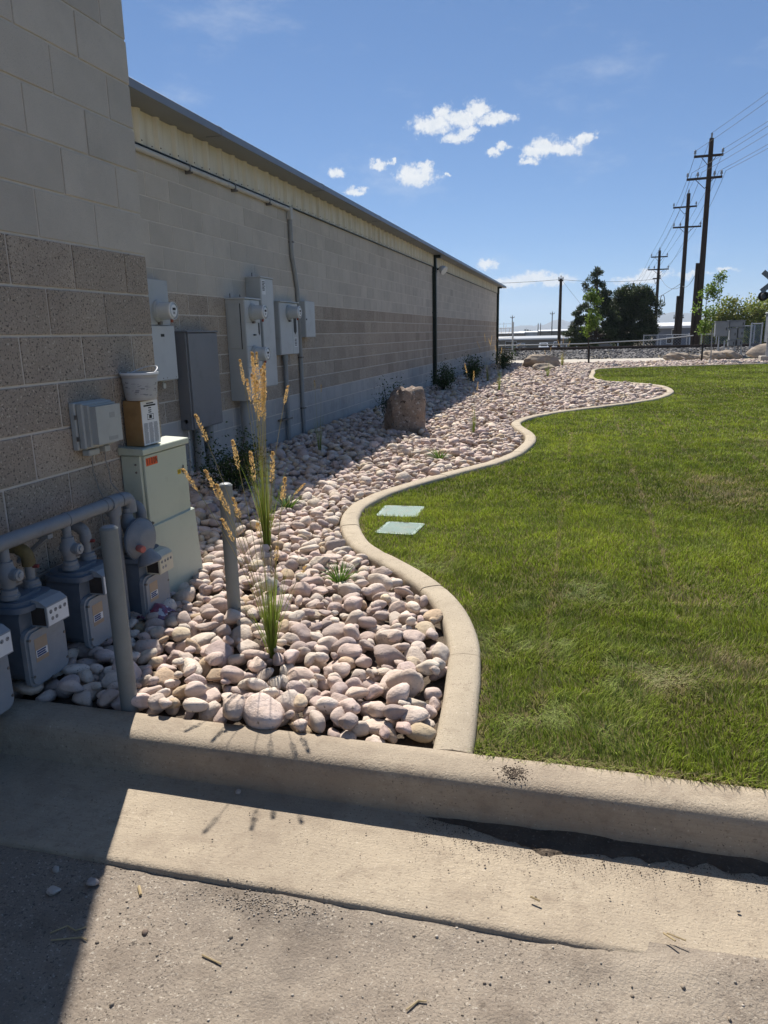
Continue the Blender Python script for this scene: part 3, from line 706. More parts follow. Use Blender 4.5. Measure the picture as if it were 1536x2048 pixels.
part('end_elbow', elbow(MB(), (PXX,3.02,PZ-.042), .033, .042, math.pi/2, 0).tube([(PXX,3.062,PZ-.04),(PXX,3.062,PZ-.075)], .033, 14).tube([(PXX,2.985,PZ),(PXX,3.02,PZ)], .034, 14), m_gas, t)
def rrect(y0, y1, z0, z1, r, n=5):
    P = []
    for (cy, cz, a0) in ((y1-r,z1-r,0),(y0+r,z1-r,90),(y0+r,z0+r,180),(y1-r,z0+r,270)):
        for k in range(n): a = R(a0+90*k/(n-1)); P.append((cy+r*math.cos(a), cz+r*math.sin(a)))
    return P
def gas_meter(label, y, zt=.55, drop=.36, rusty=False, reg=False, w=.225, cream_dial=False):
    """Diaphragm gas meter: inlet drop with valve, outlet elbow to the wall, body, cover plate, dial box."""
    t = thing('gas_meter', label, 'gas meter', group='gas meters along the manifold pipe')
    xb0, xb1 = NX+.06, NX+.225; z0 = zt-drop; ya, yb = y-w/2, y+w/2
    body = part('body', MB().prism(rrect(ya+.008, yb-.008, z0+.015, zt-.03, .05), 0, xb0, xb1), m_gasb, t)
    part('top_cover', MB().prism([(p, q) for p, q in rrect(xb0-.012, xb1+.03, ya-.006, yb+.006, .05)], 2, zt-.05, zt-.028).prism(rrect(xb0+.0, xb1+.012, ya+.008, yb-.008, .05), 2, zt-.028, zt-.012).prism(rrect(xb0+.03, xb1-.02, ya+.03, yb-.03, .04), 2, zt-.012, zt), m_gasb, t)
    pl = part('front_cover', MB().prism(rrect(ya, yb, z0, zt-.125, .035), 0, xb1, xb1+.02).prism(rrect(ya+.01, yb-.01, z0+.01, zt-.135, .03), 0, xb1+.02, xb1+.030), m_gasl, t, False)
    for (py, pz) in ((ya+.016,z0+.05),(yb-.016,z0+.05),(y,z0+.008),(ya+.016,zt-.16),(yb-.016,zt-.2)): part('bolt', MB().lathe((xb1+.020,py,pz), (1,0,0), [(0,.007),(.012,.006)], 8), m_bolt, pl)
    st = part('name_plate', MB().box(xb1+.030, xb1+.0308, y-.075, y-.005, z0+.10, z0+.195), m_tan, pl, False)
    part('blue_band', MB().box(xb1+.0309, xb1+.0313, y-.072, y-.008, z0+.118, z0+.148), m_white, st, False)
    part('small_print', bars(MB(), xb1+.0316, y-.068, y-.012, z0+.119, z0+.147, 3, .7), m_bluep, st, False)
    # dial box
    bx = part('dial_box', MB().prism([(xb1-.01,zt-.125),(xb1+.075,zt-.125),(xb1+.075,zt-.04),(xb1+.045,zt-.02),(xb1-.01,zt-.012)], 1, y-.04, y+.085), m_cream if cream_dial else m_gasl, t, False)  # flag picks a cream housing and dial plate instead of pale grey and white
    part('window', MB().box(xb1+.005, xb1+.068, y-.0415, y-.0402, zt-.118, zt-.045), m_win, bx, False)
    part('dial_plate', MB().box(xb1+.0752, xb1+.077, y-.036, y+.081, zt-.12, zt-.045), m_white if not cream_dial else m_cream, bx, False)
    dl = MB()
    for k in range(4): dl.lathe((xb1+.077, y-.018+k*.027, zt-.066), (1,0,0), [(0,.0085),(.0006,.0085)], 12)
    for k in range(2): dl.lathe((xb1+.077, y-.012+k*.024, zt-.095), (1,0,0), [(0,.008),(.0006,.008)], 12)
    part('dials', dl, M('dial_grey', (.3,.3,.3)), bx, False)
    hd = MB()
    for k in range(4): a = random.uniform(0,6.3); hd.tube([(xb1+.078,y-.018+k*.027,zt-.066),(xb1+.078,y-.018+k*.027+.008*math.cos(a),zt-.066+.008*math.sin(a))], .0016, 4)
    part('pointers', hd, m_ink, bx, False)
    # inlet from the manifold
    yi, yo = y-w/2+.05, y+w/2-.045
    xi = PXX
    part('inlet_pipe', MB().tube([(xi,yi,PZ-.02 if not reg else PZ-.05),(xi,yi,zt)], .0185, 12), m_gas, t)
    v = part('valve', MB().lathe((xi,yi,PZ-.175), (0,0,1), [(0,.026),(.02,.027),(.03,.033),(.07,.033),(.08,.027),(.10,.026)], 14).lathe((xi-.035,yi,PZ-.125), (1,0,0), [(0,.018),(.07,.024),(.085,.024)], 12), m_gas, t)
    part('valve_stem', MB().lathe((xi+.05,yi,PZ-.125), (1,0,0), [(0,.022),(.008,.022),(.009,.012),(.016,.012),(.017,.005)], 14), m_gasl, v)
    part('union', MB().lathe((xi,yi,zt-.005), (0,0,1), [(0,.036),(.016,.036),(.02,.031),(.036,.031),(.04,.026)], 12), m_gas, t)
    # outlet up and back through the wall
    zo = PZ-.075
    part('outlet_pipe', MB().tube([(xi-.01,yo,zt),(xi-.01,yo,zo-.03)], .0185, 12), m_gas, t)
    part('elbow', elbow(MB(), (xi-.05,yo,zo-.03), .0255, .04, 0, math.pi/2, 'xz').tube([(xi-.01,yo,zo-.055),(xi-.01,yo,zo-.025)], .0265, 14), m_rust if rusty else m_gas, t)
    part('wall_pipe', MB().tube([(xi-.05,yo,zo+.01),(NX-.05,yo,zo+.01)], .0185, 12), m_rust if rusty else m_gas, t)
    part('union', MB().lathe((xi-.01,yo,zt-.005), (0,0,1), [(0,.036),(.016,.036),(.02,.031),(.034,.031),(.036,.026)], 12), m_gas, t)
    part('test_plug', MB().lathe((xi+.008,yo,zt+.085), (1,.25,0), [(0,.008),(.022,.008),(.024,.005)], 8), M('red_plug', (.2,.045,.04)), t)
    return t
gas_meter('gas meter cut by the left picture edge beside the rusty elbow meter', 1.985, .53, .36)
gas_meter('blue grey gas meter with rusty yellowed outlet elbow left of the bollard', 2.30, .545, .36, rusty=True)
gas_meter('blue grey gas meter half hidden behind the tall grey bollard', 2.66, .55, .36)
gm = gas_meter('gas meter with round regulator in front, right of the tall grey bollard', 3.10, .50, .36, reg=True, cream_dial=True)
# round regulator on the last meter
rg = (NX+.225, 3.035, .56)
o = part('regulator_body', MB().lathe(rg, (1,-.15,0), [(-.06,.05),(-.02,.075),(-.012,.098),(.0,.102),(.012,.098),(.02,.088),(.045,.06),(.05,.045)], 30), m_gas, gm)
part('regulator_rim', MB().lathe(rg, (1,-.15,0), [(-.004,.106),(.006,.106)], 30), m_gasb, o)
part('vent_bowl', MB().lathe((rg[0]+.02, rg[1]-.005, rg[2]-.05), (.35,0,-1), [(0,.03),(.03,.045),(.055,.058),(.07,.06),(.075,.055)], 18), m_gas, o)
part('round_sticker', MB().lathe((rg[0]+.028, rg[1]+.008, rg[2]+.045), (1,-.15,.42), [(0,.036),(.0015,.036)], 22), M('grey_sticker', (.42,.43,.46)), o)
part('red_cap', MB().lathe((rg[0]+.03, rg[1]-.065, rg[2]-.025), (1,-.5,0), [(0,.017),(.035,.018),(.04,.014)], 12), M('faded_red_cap', (.5,.16,.13)), o)
part('support_bracket', MB().box(NX-.01, PXX+.01, 2.47, 2.50, PZ-.05, PZ-.032).tube([(NX,2.485,PZ-.16),(PXX,2.485,PZ-.04)], .012, 6), m_gas, t, False)

m_boll = M('bollard_paint', (.23,.24,.225), (.195,.205,.195), 4, .55, .0006, 60, dirt=[(7,.55,.78,(.15,.145,.125),.5)])
def bollard(x, y, h, r, lean, label):
    t = thing('bollard', label, 'bollard', (x, y, 0), group='steel pipe bollards')
    part('post', MB().tube([(0,0,.02),(lean[0],lean[1],h)], r, 24), m_boll, t)
    part('rim', MB().tube([(lean[0],lean[1],h-.002),(lean[0],lean[1],h+.006)], [r+.001, r-.006], 24), m_boll, t)
    part('cap', MB().lathe((lean[0],lean[1],h+.005), (0,0,1), [(0,r-.006),(.004,r-.012),(.006,.002)], 20), m_gasl, t)
    return t
bollard(-1.622, 2.235, .842, .032, (-.006,.0), 'tall grey pipe bollard in shade at front of the gas meters')
bollard(-1.63, 3.158, .815, .0325, (.0,.0), 'slimmer grey pipe bollard among sunlit rocks beside the golden grass')
t = thing('litter_bag', 'crumpled red and blue snack bag under the regulator meter', 'litter')
lv = []; lf = []; n = 12
for i in range(n):
    for j in range(n): lv.append((NX+.20+.17*i/n*.9+random.uniform(-.008,.008), 2.98+.13*j/n, .165+.05*math.sin(i/n*math.pi)*math.sin(j/n*math.pi)+random.uniform(0,.018)))
for i in range(n-1):
    for j in range(n-1): lf.append((i*n+j,(i+1)*n+j,(i+1)*n+j+1,i*n+j+1))
m_bag = M('snack_bag', (.35,.03,.035), (.12,.16,.28), 22, .3, specks=[(28,.56,.6,(.6,.6,.62))], coat=.4)
b_ = MB().add(lv, lf); me = bpy.data.meshes.new('bag'); me.from_pydata(b_.v, [], b_.f); me.update(); smooth(me, 180)
bo = link('foil', me, m_bag, t); sm_ = bo.modifiers.new('thickness', 'SOLIDIFY'); sm_.thickness = .004

# ================================================================== ROCKS
def ico(sub):
    import bmesh
    bm = bmesh.new(); bmesh.ops.create_icosphere(bm, subdivisions=sub, radius=1)
    v = np.array([x.co[:] for x in bm.verts]); f = np.array([[y.index for y in x.verts] for x in bm.faces]); bm.free(); return v, f
ICO = {k: ico(k) for k in (1, 2, 3, 4)}
def pebble(sub, r, p=7, k=9, amp=.05, dlo=.5, dhi=.98):
    """Rounded stone: unit ball pressed by k soft planes, with low lumps."""
    v, f = ICO[sub]; n = r.normal(size=(k, 3)); n /= np.linalg.norm(n, axis=1)[:, None]; d = r.uniform(dlo, dhi, k)
    dot = np.clip(v@n.T, 0, None)/d; rad = (1+np.sum(dot**p, 1))**(-1/p)
    for _ in range(4):
        q = r.normal(size=3)*r.uniform(1.5, 4); rad = rad*(1+amp*r.uniform(.3,1)*np.sin(v@q+r.uniform(0, 6)))
    o = v*rad[:, None]; o /= np.abs(o).max(0); return o, f
PAL = np.array([(.70,.565,.49),(.72,.61,.51),(.62,.47,.32),(.50,.405,.365),(.76,.66,.56),(.64,.51,.45),(.68,.56,.41)]); PW = np.array([.30,.2,.05,.11,.15,.16,.03])
PNAME = ['pink', 'cream', 'tan', 'mauve grey', 'pale', 'dusty pink', 'buff']
RB = dict(bump=.0035, bscale=55, rough=.88, specks=[(90,.68,.78,(.30,.25,.22))], dirt=[(9,.55,.8,(.42,.31,.24),.45)])
def rock_mat(name, vary):
    return M(name, (1,1,1), (.80,.77,.74), 16, .88, .006, 60, vary=vary, spec=.25, specks=[(75,.66,.74,(.30,.24,.19))], dirt=[(7,.52,.75,(.45,.34,.26),.28)], streak=((26,26,10),.55,.75,(.33,.26,.2),.5))
m_rock = rock_mat('river_rock', 'objcolor'); m_rocka = rock_mat('river_rock_many', 'attr')
cell = .015; gx0, gy0 = -3.85, 2.18; nx, ny = int(16/cell), int(32.6/cell)
xs_ = gx0+(np.arange(nx)+.5)*cell; ys_ = gy0+(np.arange(ny)+.5)*cell
inside = np.zeros((ny, nx), bool)
for j0 in range(0, ny, 200):
    X, Y = np.meshgrid(xs_, ys_[j0:j0+200]); inside[j0:j0+200] = inpoly(X, Y, BED)
inside[:, xs_ > 9.5] = False
H = np.where(inside, .098, .16).astype(np.float32)
rows = []
for (ya, yb, dens, med) in ((2.18,7.5,330,.0450),(7.5,15,190,.047),(15,34.8,80,.062)):
    ja, jb = int((ya-gy0)/cell), min(ny, int((yb-gy0)/cell)); idx = np.argwhere(inside[ja:jb]); area = len(idx)*cell*cell; n = int(area*dens)
    r = np.random.default_rng(11); K = 9
    pick = idx[r.integers(0, len(idx), (n, K))]; jj = pick[..., 0]+ja; ii = pick[..., 1]
    A = np.sort(np.clip(med*np.exp(r.normal(0, .30, n)), .018, .095))[::-1].copy(); q_ = int(n*.75); r.shuffle(A[:q_]); A = np.where(r.random(n) < .012, A*1.35, A); A = np.minimum(A, .12)
    yaw = r.uniform(0, math.pi, n)
    for k in range(n):
        a = A[k]; bb = a*r.uniform(.58,.95); c = a*r.uniform(.42,.74)
        q = int(np.argmin(H[jj[k], ii[k]]+r.uniform(0,.012,K))); j, i = jj[k, q], ii[k, q]; rad = int(a/cell)+1
        jl, jh, il, ih = max(0, j-rad), min(ny, j+rad+1), max(0, i-rad), min(nx, i+rad+1)
        dy = (np.arange(jl, jh)-j)[:, None]*cell; dx = (np.arange(il, ih)-i)[None]*cell
        ca, sa = math.cos(yaw[k]), math.sin(yaw[k]); u = (dx*ca+dy*sa)/a; v = (-dx*sa+dy*ca)/bb; e = u*u+v*v; m = e < 1
        if (m & ~inside[jl:jh, il:ih]).sum() > .06*m.sum(): continue
        low = c*np.sqrt(np.clip(1-e, 0, 1)); hh = H[jl:jh, il:ih]
        zc = float(np.percentile((hh+low)[m], 72))
        if zc-.098 > .085: continue
        np.maximum(hh, np.where(m, zc+low*.92, -1), out=hh)
        rows.append((xs_[i], ys_[j], zc, a, bb, c, yaw[k], r.uniform(-.45,.45), r.uniform(-.45,.45)))
ROCK = np.array(rows); nR = len(ROCK)
hue = rng.choice(len(PAL), nR, p=PW/PW.sum()); TINT = PAL[hue]*rng.uniform(.82, 1.12, nR)[:, None]*rng.normal(1, .012, (nR, 3))
def rotm(yaw, tx, ty):
    cz, sz, cx, sx, cy, sy = np.cos(yaw), np.sin(yaw), np.cos(tx), np.sin(tx), np.cos(ty), np.sin(ty); z = np.zeros_like(yaw); o = z+1
    Rz = np.stack([cz,-sz,z,sz,cz,z,z,z,o], -1).reshape(-1,3,3); Rx = np.stack([o,z,z,z,cx,-sx,z,sx,cx], -1).reshape(-1,3,3); Ry = np.stack([cy,z,sy,z,o,z,-sy,z,cy], -1).reshape(-1,3,3)
    return Rz@Rx@Ry
ROT = rotm(ROCK[:,6], ROCK[:,7], ROCK[:,8])
# the 300 that show largest: in frame, on top of the pile, nearest
rel = ROCK[:, :3]-np.array([0, 0, 1.5]); dep = rel@np.array(fw); pxx = 768+FPX*(rel@np.array(r2))/dep; pyy = 1024-FPX*(rel@np.array(u2))/dep
jj = np.clip(((ROCK[:,1]-gy0)/cell).astype(int), 0, ny-1); ii = np.clip(((ROCK[:,0]-gx0)/cell).astype(int), 0, nx-1)
ontop = H[jj, ii] < ROCK[:,2]+ROCK[:,5]+.006
score = np.where((pxx > 5) & (pxx < 1530) & (pyy < 2040) & ontop & (ROCK[:,0] > -1.95), ROCK[:,3]/dep, 0)
order = np.argsort(-score); chosen = order[:300]; isch = np.zeros(nR, bool); isch[chosen] = True
vr = np.random.default_rng(5); PEB = []
for k in range(28):
    v, f = pebble(3, vr, p=vr.uniform(7, 18), k=int(vr.integers(6, 13)), amp=.04); me = npmesh('river_rock', v, f); smooth(me, 180); me.materials.append(m_rock); PEB.append(me)
LM = [('the tall grey bollard', -1.622, 2.235), ('the slimmer grey bollard', -1.63, 3.158), ('the near green grass clump', -1.258, 2.757), ('the golden grass clump', -1.95, 4.3), ('the leafy green tuft', -1.266, 3.73), ('the green cabinet', -2.12, 3.5), ('the curb corner', -.45, 2.25), ('the regulator meter', -1.98, 3.1)]
def rock_label(k):
    x, y, z, a, b, c = ROCK[k, :6]
    size = 'very large' if a > .085 else 'large' if a > .065 else 'medium' if a > .046 else 'small' if a > .034 else 'tiny'
    shape = 'flat' if c/a < .54 else ('long' if b/a < .7 else ('round' if b/a > .86 else 'egg shaped'))
    de = np.min(np.hypot(inn[:200,0]-x, inn[:200,1]-y))
    if y < 2.2+a*1.25: where = 'by the curb'
    elif de < a*1.3: where = 'by the edging'
    else: where = ''
    n_, lx, ly = min(LM, key=lambda l: math.hypot(l[1]-x, l[2]-y)); d = math.hypot(lx-x, ly-y)
    dist = 'close' if d < .18 else 'a foot' if d < .4 else 'well'
    ang = math.degrees(math.atan2(y-ly, x-lx)); side = 'right of' if -45 <= ang < 45 else 'behind' if 45 <= ang < 135 else 'in front of' if -135 <= ang < -45 else 'left of'
    if where and len(PNAME[hue[k]].split())+len(shape.split())+len(size.split()) > 4: shape = shape.split()[0]
    return ' '.join(s for s in (size, PNAME[hue[k]], shape, 'rock', where, '' if where else dist, side, n_) if s)
labs = {}
for k in chosen: labs.setdefault(rock_label(k), []).append(k)
LAB = {}
for l_, ks in labs.items():
    ks = sorted(ks, key=lambda k: dep[k])
    for q, k in enumerate(ks):
        w_ = '' if len(ks) == 1 else ', nearer one' if q == 0 else ', farther one' if q == len(ks)-1 else ', middle one'
        LAB[k] = l_+w_ if len((l_+w_).split()) <= 16 else l_
for q, k in enumerate(chosen):
    o = bpy.data.objects.new('river_rock', PEB[q % len(PEB)]); COL.objects.link(o)
    mt = Matrix(ROT[k].tolist()).to_4x4() @ Matrix.Diagonal((*ROCK[k, 3:6], 1)); mt.translation = Vector(ROCK[k, :3]); o.matrix_world = mt
    o.color = (*TINT[k], 1); tag(o, LAB[k], 'rock', 'loose river rocks in the near part of the bed')
# the rest in one object
Vs, Fs, Ts, off = [], [], [], 0
for sub, sel in ((2, (~isch) & (ROCK[:,1] < 6.5)), (1, (~isch) & (ROCK[:,1] >= 6.5))):
    ids = np.where(sel)[0]
    for k in range(12):
        v, f = pebble(sub, vr, p=vr.uniform(7, 16), k=int(vr.integers(6, 13)), amp=.04); g = ids[k::12]
        P = (v[None]*ROCK[g, 3:6][:, None]*(1.04 if sub == 1 else 1)); P = np.einsum('nij,nkj->nki', ROT[g], P)+ROCK[g, :3][:, None]
        Vs.append(P.reshape(-1, 3)); Fs.append((f[None]+(off+np.arange(len(g))*len(v))[:, None, None]).reshape(-1, 3)); off += len(g)*len(v)
        Ts.append(np.repeat(TINT[g], len(v), 0))
me = npmesh('river_rocks', np.concatenate(Vs), np.concatenate(Fs), np.concatenate(Ts)); smooth(me, 180)
o = link('river_rocks', me, m_rocka); tag(o, 'pale pink river rocks filling the bed along the wall', 'rocks', kind='stuff')

# boulders
m_bould = M('boulder', (.36,.28,.22), (.20,.152,.12), 6, .95, .03, 16, specks=[(22,.58,.68,(.46,.41,.36)),(30,.6,.7,(.06,.045,.038))], dirt=[(4,.5,.7,(.36,.24,.17),.6)])
m_bould2 = M('tan_boulder', (.42,.34,.26), (.30,.245,.19), 3, .95, .015, 10, dirt=[(4,.5,.7,(.24,.19,.145),.6)])
def boulder(label, x, y, z, sx, sy, sz, rz, mat, seed, lump=.10, p=6, top=None):
    r = np.random.default_rng(seed)
    if top is not None:
        v, f = ICO[4]; v = v/(np.sum(np.abs(v)**4.5, 1)**(1/4.5))[:, None]
        v[:, :2] *= (1-top*(v[:, 2:3]*.5+.1)); v[:, 2] += .10*v[:, 0]*np.clip(v[:, 2], 0, 1)
    else: v, f = pebble(4, r, p*2, 12, .02, .55, 1.0)
    for o_ in range(6):
        fr = 2.2*1.9**o_
        for _ in range(5): q = r.normal(size=3)*fr; v = v*(1+lump/1.6**o_*.35*np.sin(v@q+r.uniform(0,6)))[:, None]
    me = npmesh('boulder', v*np.array([sx, sy, sz]), f); smooth(me, 35); o = link('boulder', me, mat, None, (x, y, z), rz)
    tag(o, label, 'boulder', 'landscape boulders'); return o
boulder('upright rough brown boulder standing in the rocks at the shadow edge', -2.39, 10.25, .34, .265, .26, .40, .3, m_bould, 12, .12, 5, .10)
boulder('flat layered tan boulder at the far end of the rock bed', -1.55, 29.0, .30, .72, .5, .34, .2, m_bould2, 4, .14)
boulder('small tan rock beside the flat boulder at the far end', -1.35, 26.4, .2, .45, .35, .22, .8, m_bould2, 5, .14)
boulder('low pale boulder left of the right hand sapling', 3.95, 34.2, .22, .75, .5, .24, .1, m_bould2, 6, .15)
boulder('low tan boulder behind the base of the right hand sapling', 5.25, 34.6, .24, .62, .5, .26, .5, m_bould2, 7, .15)
boulder('rough tan boulder between sapling and the big smooth boulder', 6.2, 35.8, .24, .6, .5, .26, .9, m_bould2, 8, .15)
boulder('big smooth rounded boulder at the right picture edge', 8.0, 35.6, .32, 1.15, .6, .42, .1, m_bould2, 9, .04, 4)

# ================================================================== LAWN GRASS
m_grass = M('grass_blades', (1,1,1), (.86,.9,.8), 3, .6, vary='attr', spec=.15, trans=.28)
LIDS = [(-1.345, 5.52, .33, .36), (-1.225, 5.01, .29, .33)]       # centre x, y, size x, y of the two covers
def lawn():
    r = np.random.default_rng(21); VV, FT, TT, off = [], [], [], 0
    for (ya, yb, dens, w, h) in ((2.2,3.6,22000,.0023,.026),(3.6,6,12500,.0030,.026),(6,10,6000,.0046,.027),(10,16,2600,.0075,.027),(16,24,1100,.012,.027),(24,31.8,700,.017,.027)):
        x0, x1 = -1.7 if ya < 10 else -.9, 1.9+.24*(yb-2); n = int((x1-x0)*(yb-ya)*dens)
        x = r.uniform(x0, x1, n); y = r.uniform(ya, yb, n)
        k = inpoly(x, y, LAWN) & (x < 1.75+.235*(y-2)); 
        for (cx, cy, sx, sy) in LIDS: k &= ~((abs(x-cx) < sx/2-.012) & (abs(y-cy) < sy/2-.012))
        x, y = x[k], y[k]
        # distance to the edging, for the worn margin
        de = np.full(len(x), 9.0)
        if ya < 10:
            sub = oc[(oc[:,1] > ya-.6) & (oc[:,1] < yb+.6)][::2]
            for c in range(0, len(x), 20000): de[c:c+20000] = np.sqrt(((x[c:c+20000,None]-sub[None,:,0])**2+(y[c:c+20000,None]-sub[None,:,1])**2).min(1))
        p1 = gshade(x+30, y+30, .35); p2 = gshade(x+30, y+30, 1.3); p3 = gshade(x+60, y+30, .12)
        seam = np.abs(((x+.11+.3175) % .635)-.3175); along = gshade(x*0+5+np.floor((x+.43)/.635)*3, y+20, 1.1)
        dry = np.clip((.014+.004*p3*6-seam)/.018, 0, 1)*np.clip((along-.35)*3, 0, 1)*.55
        for (sx_, sy_, sr) in ((.62,3.06,.17),(1.23,6.58,.3),(.6,3.91,.16),(.38,2.87,.12),(1.2,7.1,.25),(.9,2.9,.12),(2.4,9.5,.4)): dry = np.maximum(dry, .8*np.exp(-(((x-sx_)/sr)**2+((y-sy_)/sr/1.3)**2))*(p3+.25))
        dry = np.maximum(dry, np.clip(1-(de-.01)/.05, 0, 1)*.9*(p1 > .25)); dry = np.maximum(dry, np.clip((2.26-y)/.05, 0, 1)*.45)
        silver = np.zeros(len(x))
        for (sx_, sy_, sr) in ((-.18,3.15,.24),(.28,2.92,.25),(-.9,4.15,.2),(-.35,3.6,.16),(-.05,2.45,.25),(.05,3.9,.2)): silver = np.maximum(silver, np.exp(-(((x-sx_)/sr)**2+((y-sy_)/sr)**2)))
        silver *= np.clip(gshade(x+3, y+7, .09)*1.7-.2, 0, 1)
        keep = r.random(len(x)) > np.clip(1-(de-.005)/.035, 0, 1)*.75
        x, y, p1, p2, p3, dry, silver = (q[keep] for q in (x, y, p1, p2, p3, dry, silver)); n = len(x)
        hh = h*r.uniform(.6, 1.25, n)*(.72+.55*p1)*(1+.35*p3)*np.where(silver > .4, .8, 1)
        az = 2*math.pi*(gshade(x+11, y+17, .22)*1.6)+r.normal(0, 1.0, n); ln = hh*(np.abs(r.normal(0, .55, n))+.15+.9*silver)
        fr_ = y < 2.24; az = np.where(fr_, -1.57+r.normal(0,.8,n), az); ln = np.where(fr_, ln*1.5+.012, ln)
        d = np.stack([np.cos(az), np.sin(az)], 1); pr = np.stack([-d[:,1], d[:,0]], 1)*(w*r.uniform(.7, 1.3, n))[:, None]/2
        twist = r.uniform(-1, 1, n)[:, None]*d*w/2; pr = pr+twist
        base = np.stack([x, y], 1); z0 = np.full(n, .127)
        mid = base+d*(ln*.38)[:, None]; tip = base+d*ln[:, None]
        P = np.zeros((n, 5, 3)); P[:,0,:2] = base-pr; P[:,1,:2] = base+pr; P[:,2,:2] = mid+pr*.8; P[:,3,:2] = mid-pr*.8; P[:,4,:2] = tip
        P[:,0,2] = P[:,1,2] = z0; P[:,2,2] = P[:,3,2] = z0+hh*.62; P[:,4,2] = z0+hh*np.where(silver > .5, .75, 1)
        b = (np.arange(n)*5+off)[:, None]; FT.append(np.concatenate([b+np.array([[0,1,2]]), b+np.array([[0,2,3]]), b+np.array([[3,2,4]])])); off += 5*n
        g = np.array([.25,.315,.032])*(.62+.75*p2)[:, None]*(.8+.4*p1)[:, None]*r.choice([.55,.8,1.0,1.25,1.75], n)[:, None]*r.uniform(.85, 1.15, n)[:, None]
        g = g*.95+g.mean(1, keepdims=True)*.05
        yel = (np.clip(p2*p1*2.2-.4, 0, 1)*.6*r.random(n))[:, None]; g = g*(1-yel)+np.array([.36,.33,.06])*yel
        dd = ((r.random(n) < dry) | (r.random(n) < .035+.05*p3))[:, None]; g = np.where(dd, np.array([.50,.41,.22])*r.uniform(.6, 1.15, n)[:, None], g)
        g = g*(1-.45*silver[:, None])+np.array([.30,.34,.15])*.45*silver[:, None]
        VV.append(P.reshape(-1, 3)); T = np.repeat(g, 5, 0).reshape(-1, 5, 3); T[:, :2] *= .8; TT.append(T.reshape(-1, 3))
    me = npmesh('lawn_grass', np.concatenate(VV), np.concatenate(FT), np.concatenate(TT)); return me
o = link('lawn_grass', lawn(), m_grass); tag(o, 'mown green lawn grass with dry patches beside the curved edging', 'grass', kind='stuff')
# irrigation covers set in the lawn
m_lid = M('pale_green_plastic', (.235,.335,.295), (.18,.265,.235), 7, .6, dirt=[(14,.48,.72,(.36,.35,.27),.65),(40,.56,.7,(.13,.12,.08),.5)])
def cover(cx, cy, sx, sy, rz, label):
    t = thing('valve_box_cover', label, 'valve cover', (cx, cy, .128), rz, group='irrigation covers in the lawn')
    P = rrect(-sx/2, sx/2, -sy/2, sy/2, .03); part('lid', MB().prism(P, 2, 0, .012), m_lid, t, False)
    k = MB()
    for i in range(20):
        for j in range(20):
            x = -sx/2+.03+(sx-.06)*i/19; y = -sy/2+.03+(sy-.06)*j/19; k.box(x-.0035, x+.0035, y-.0035, y+.0035, .012, .0132)
    q = part('tread_pattern', k, m_lid, t, False); q['kind'] = 'stuff'
    part('finger_slot', MB().box(-.02, .02, sy/2-.022, sy/2-.006, .0122, .0128), m_dark, t, False)
    part('rim', MB().prism(rrect(-sx/2-.018, sx/2+.018, -sy/2-.018, sy/2+.018, .035), 2, -.03, .003), m_soil, t, False)
cover(*LIDS[0], R(3), 'pale green irrigation cover in lawn, the farther of two')
cover(*LIDS[1], R(-3), 'pale green irrigation cover in lawn, the nearer of two')

# ================================================================== PLANTS
def leafmesh(name, P, size, r, tint, up=.3, asp=.5):
    n = len(P); d = r.normal(size=(n, 3)); d[:, 2] = d[:, 2]*.7+up; d /= np.linalg.norm(d, axis=1)[:, None]
    e = np.cross(d, r.normal(size=(n, 3))); e /= np.linalg.norm(e, axis=1)[:, None]; nn = np.cross(d, e)
    s = (size*r.uniform(.6, 1.3, n))[:, None]
    V = np.stack([P, P+d*s*.5+e*s*asp*.5+nn*s*.08, P+d*s, P+d*s*.5-e*s*asp*.5+nn*s*.08], 1).reshape(-1, 3); b = (np.arange(n)*4)[:, None]
    return npmesh(name, V, b+np.array([[0,1,2,3]]), np.repeat(tint, 4, 0))
m_leaf = M('leaves', (1,1,1), (.8,.85,.75), 5, .5, vary='attr', spec=.3, trans=.3)
m_stem = M('stem', (.16,.17,.05), (.12,.13,.04), 9, .7); m_bark = M('bark', (.10,.08,.065), (.06,.05,.04), 9, .95, .004, 40)
m_plume = M('seed_plume', (.74,.53,.24), (.66,.45,.18), 30, .7, trans=.45, vary='attr')
m_blade = M('reed_leaves', (1,1,1), (.85,.9,.8), 9, .5, vary='attr', trans=.4)
def ribbons(name, items, parent, mat):
    """items: (points, base width, colour bottom, colour top)"""
    V, F, T = [], [], []
    for pts, w, c0, c1 in items:
        n = len(pts); a = random.uniform(0, math.pi); px, py = math.cos(a)*w/2, math.sin(a)*w/2; o = len(V)
        for k, p in enumerate(pts):
            t = k/(n-1); s = (1-t**2*.92); V += [(p[0]-px*s, p[1]-py*s, p[2]), (p[0]+px*s, p[1]+py*s, p[2])]; c = np.array(c0)*(1-t)+np.array(c1)*t; T += [c, c]
        F += [(o+2*k, o+2*k+1, o+2*k+3, o+2*k+2) for k in range(n-1)]
    return link(name, npmesh(name, np.array(V), np.array(F), np.array(T)), mat, parent)
def arch(b, tip, n=6, bow=.15):
    b = np.array(b); tip = np.array(tip); P = []
    for k in range(n+1):
        t = k/n; p = b+(tip-b)*np.array([t**1.6, t**1.6, t]); P.append(p)
    return P
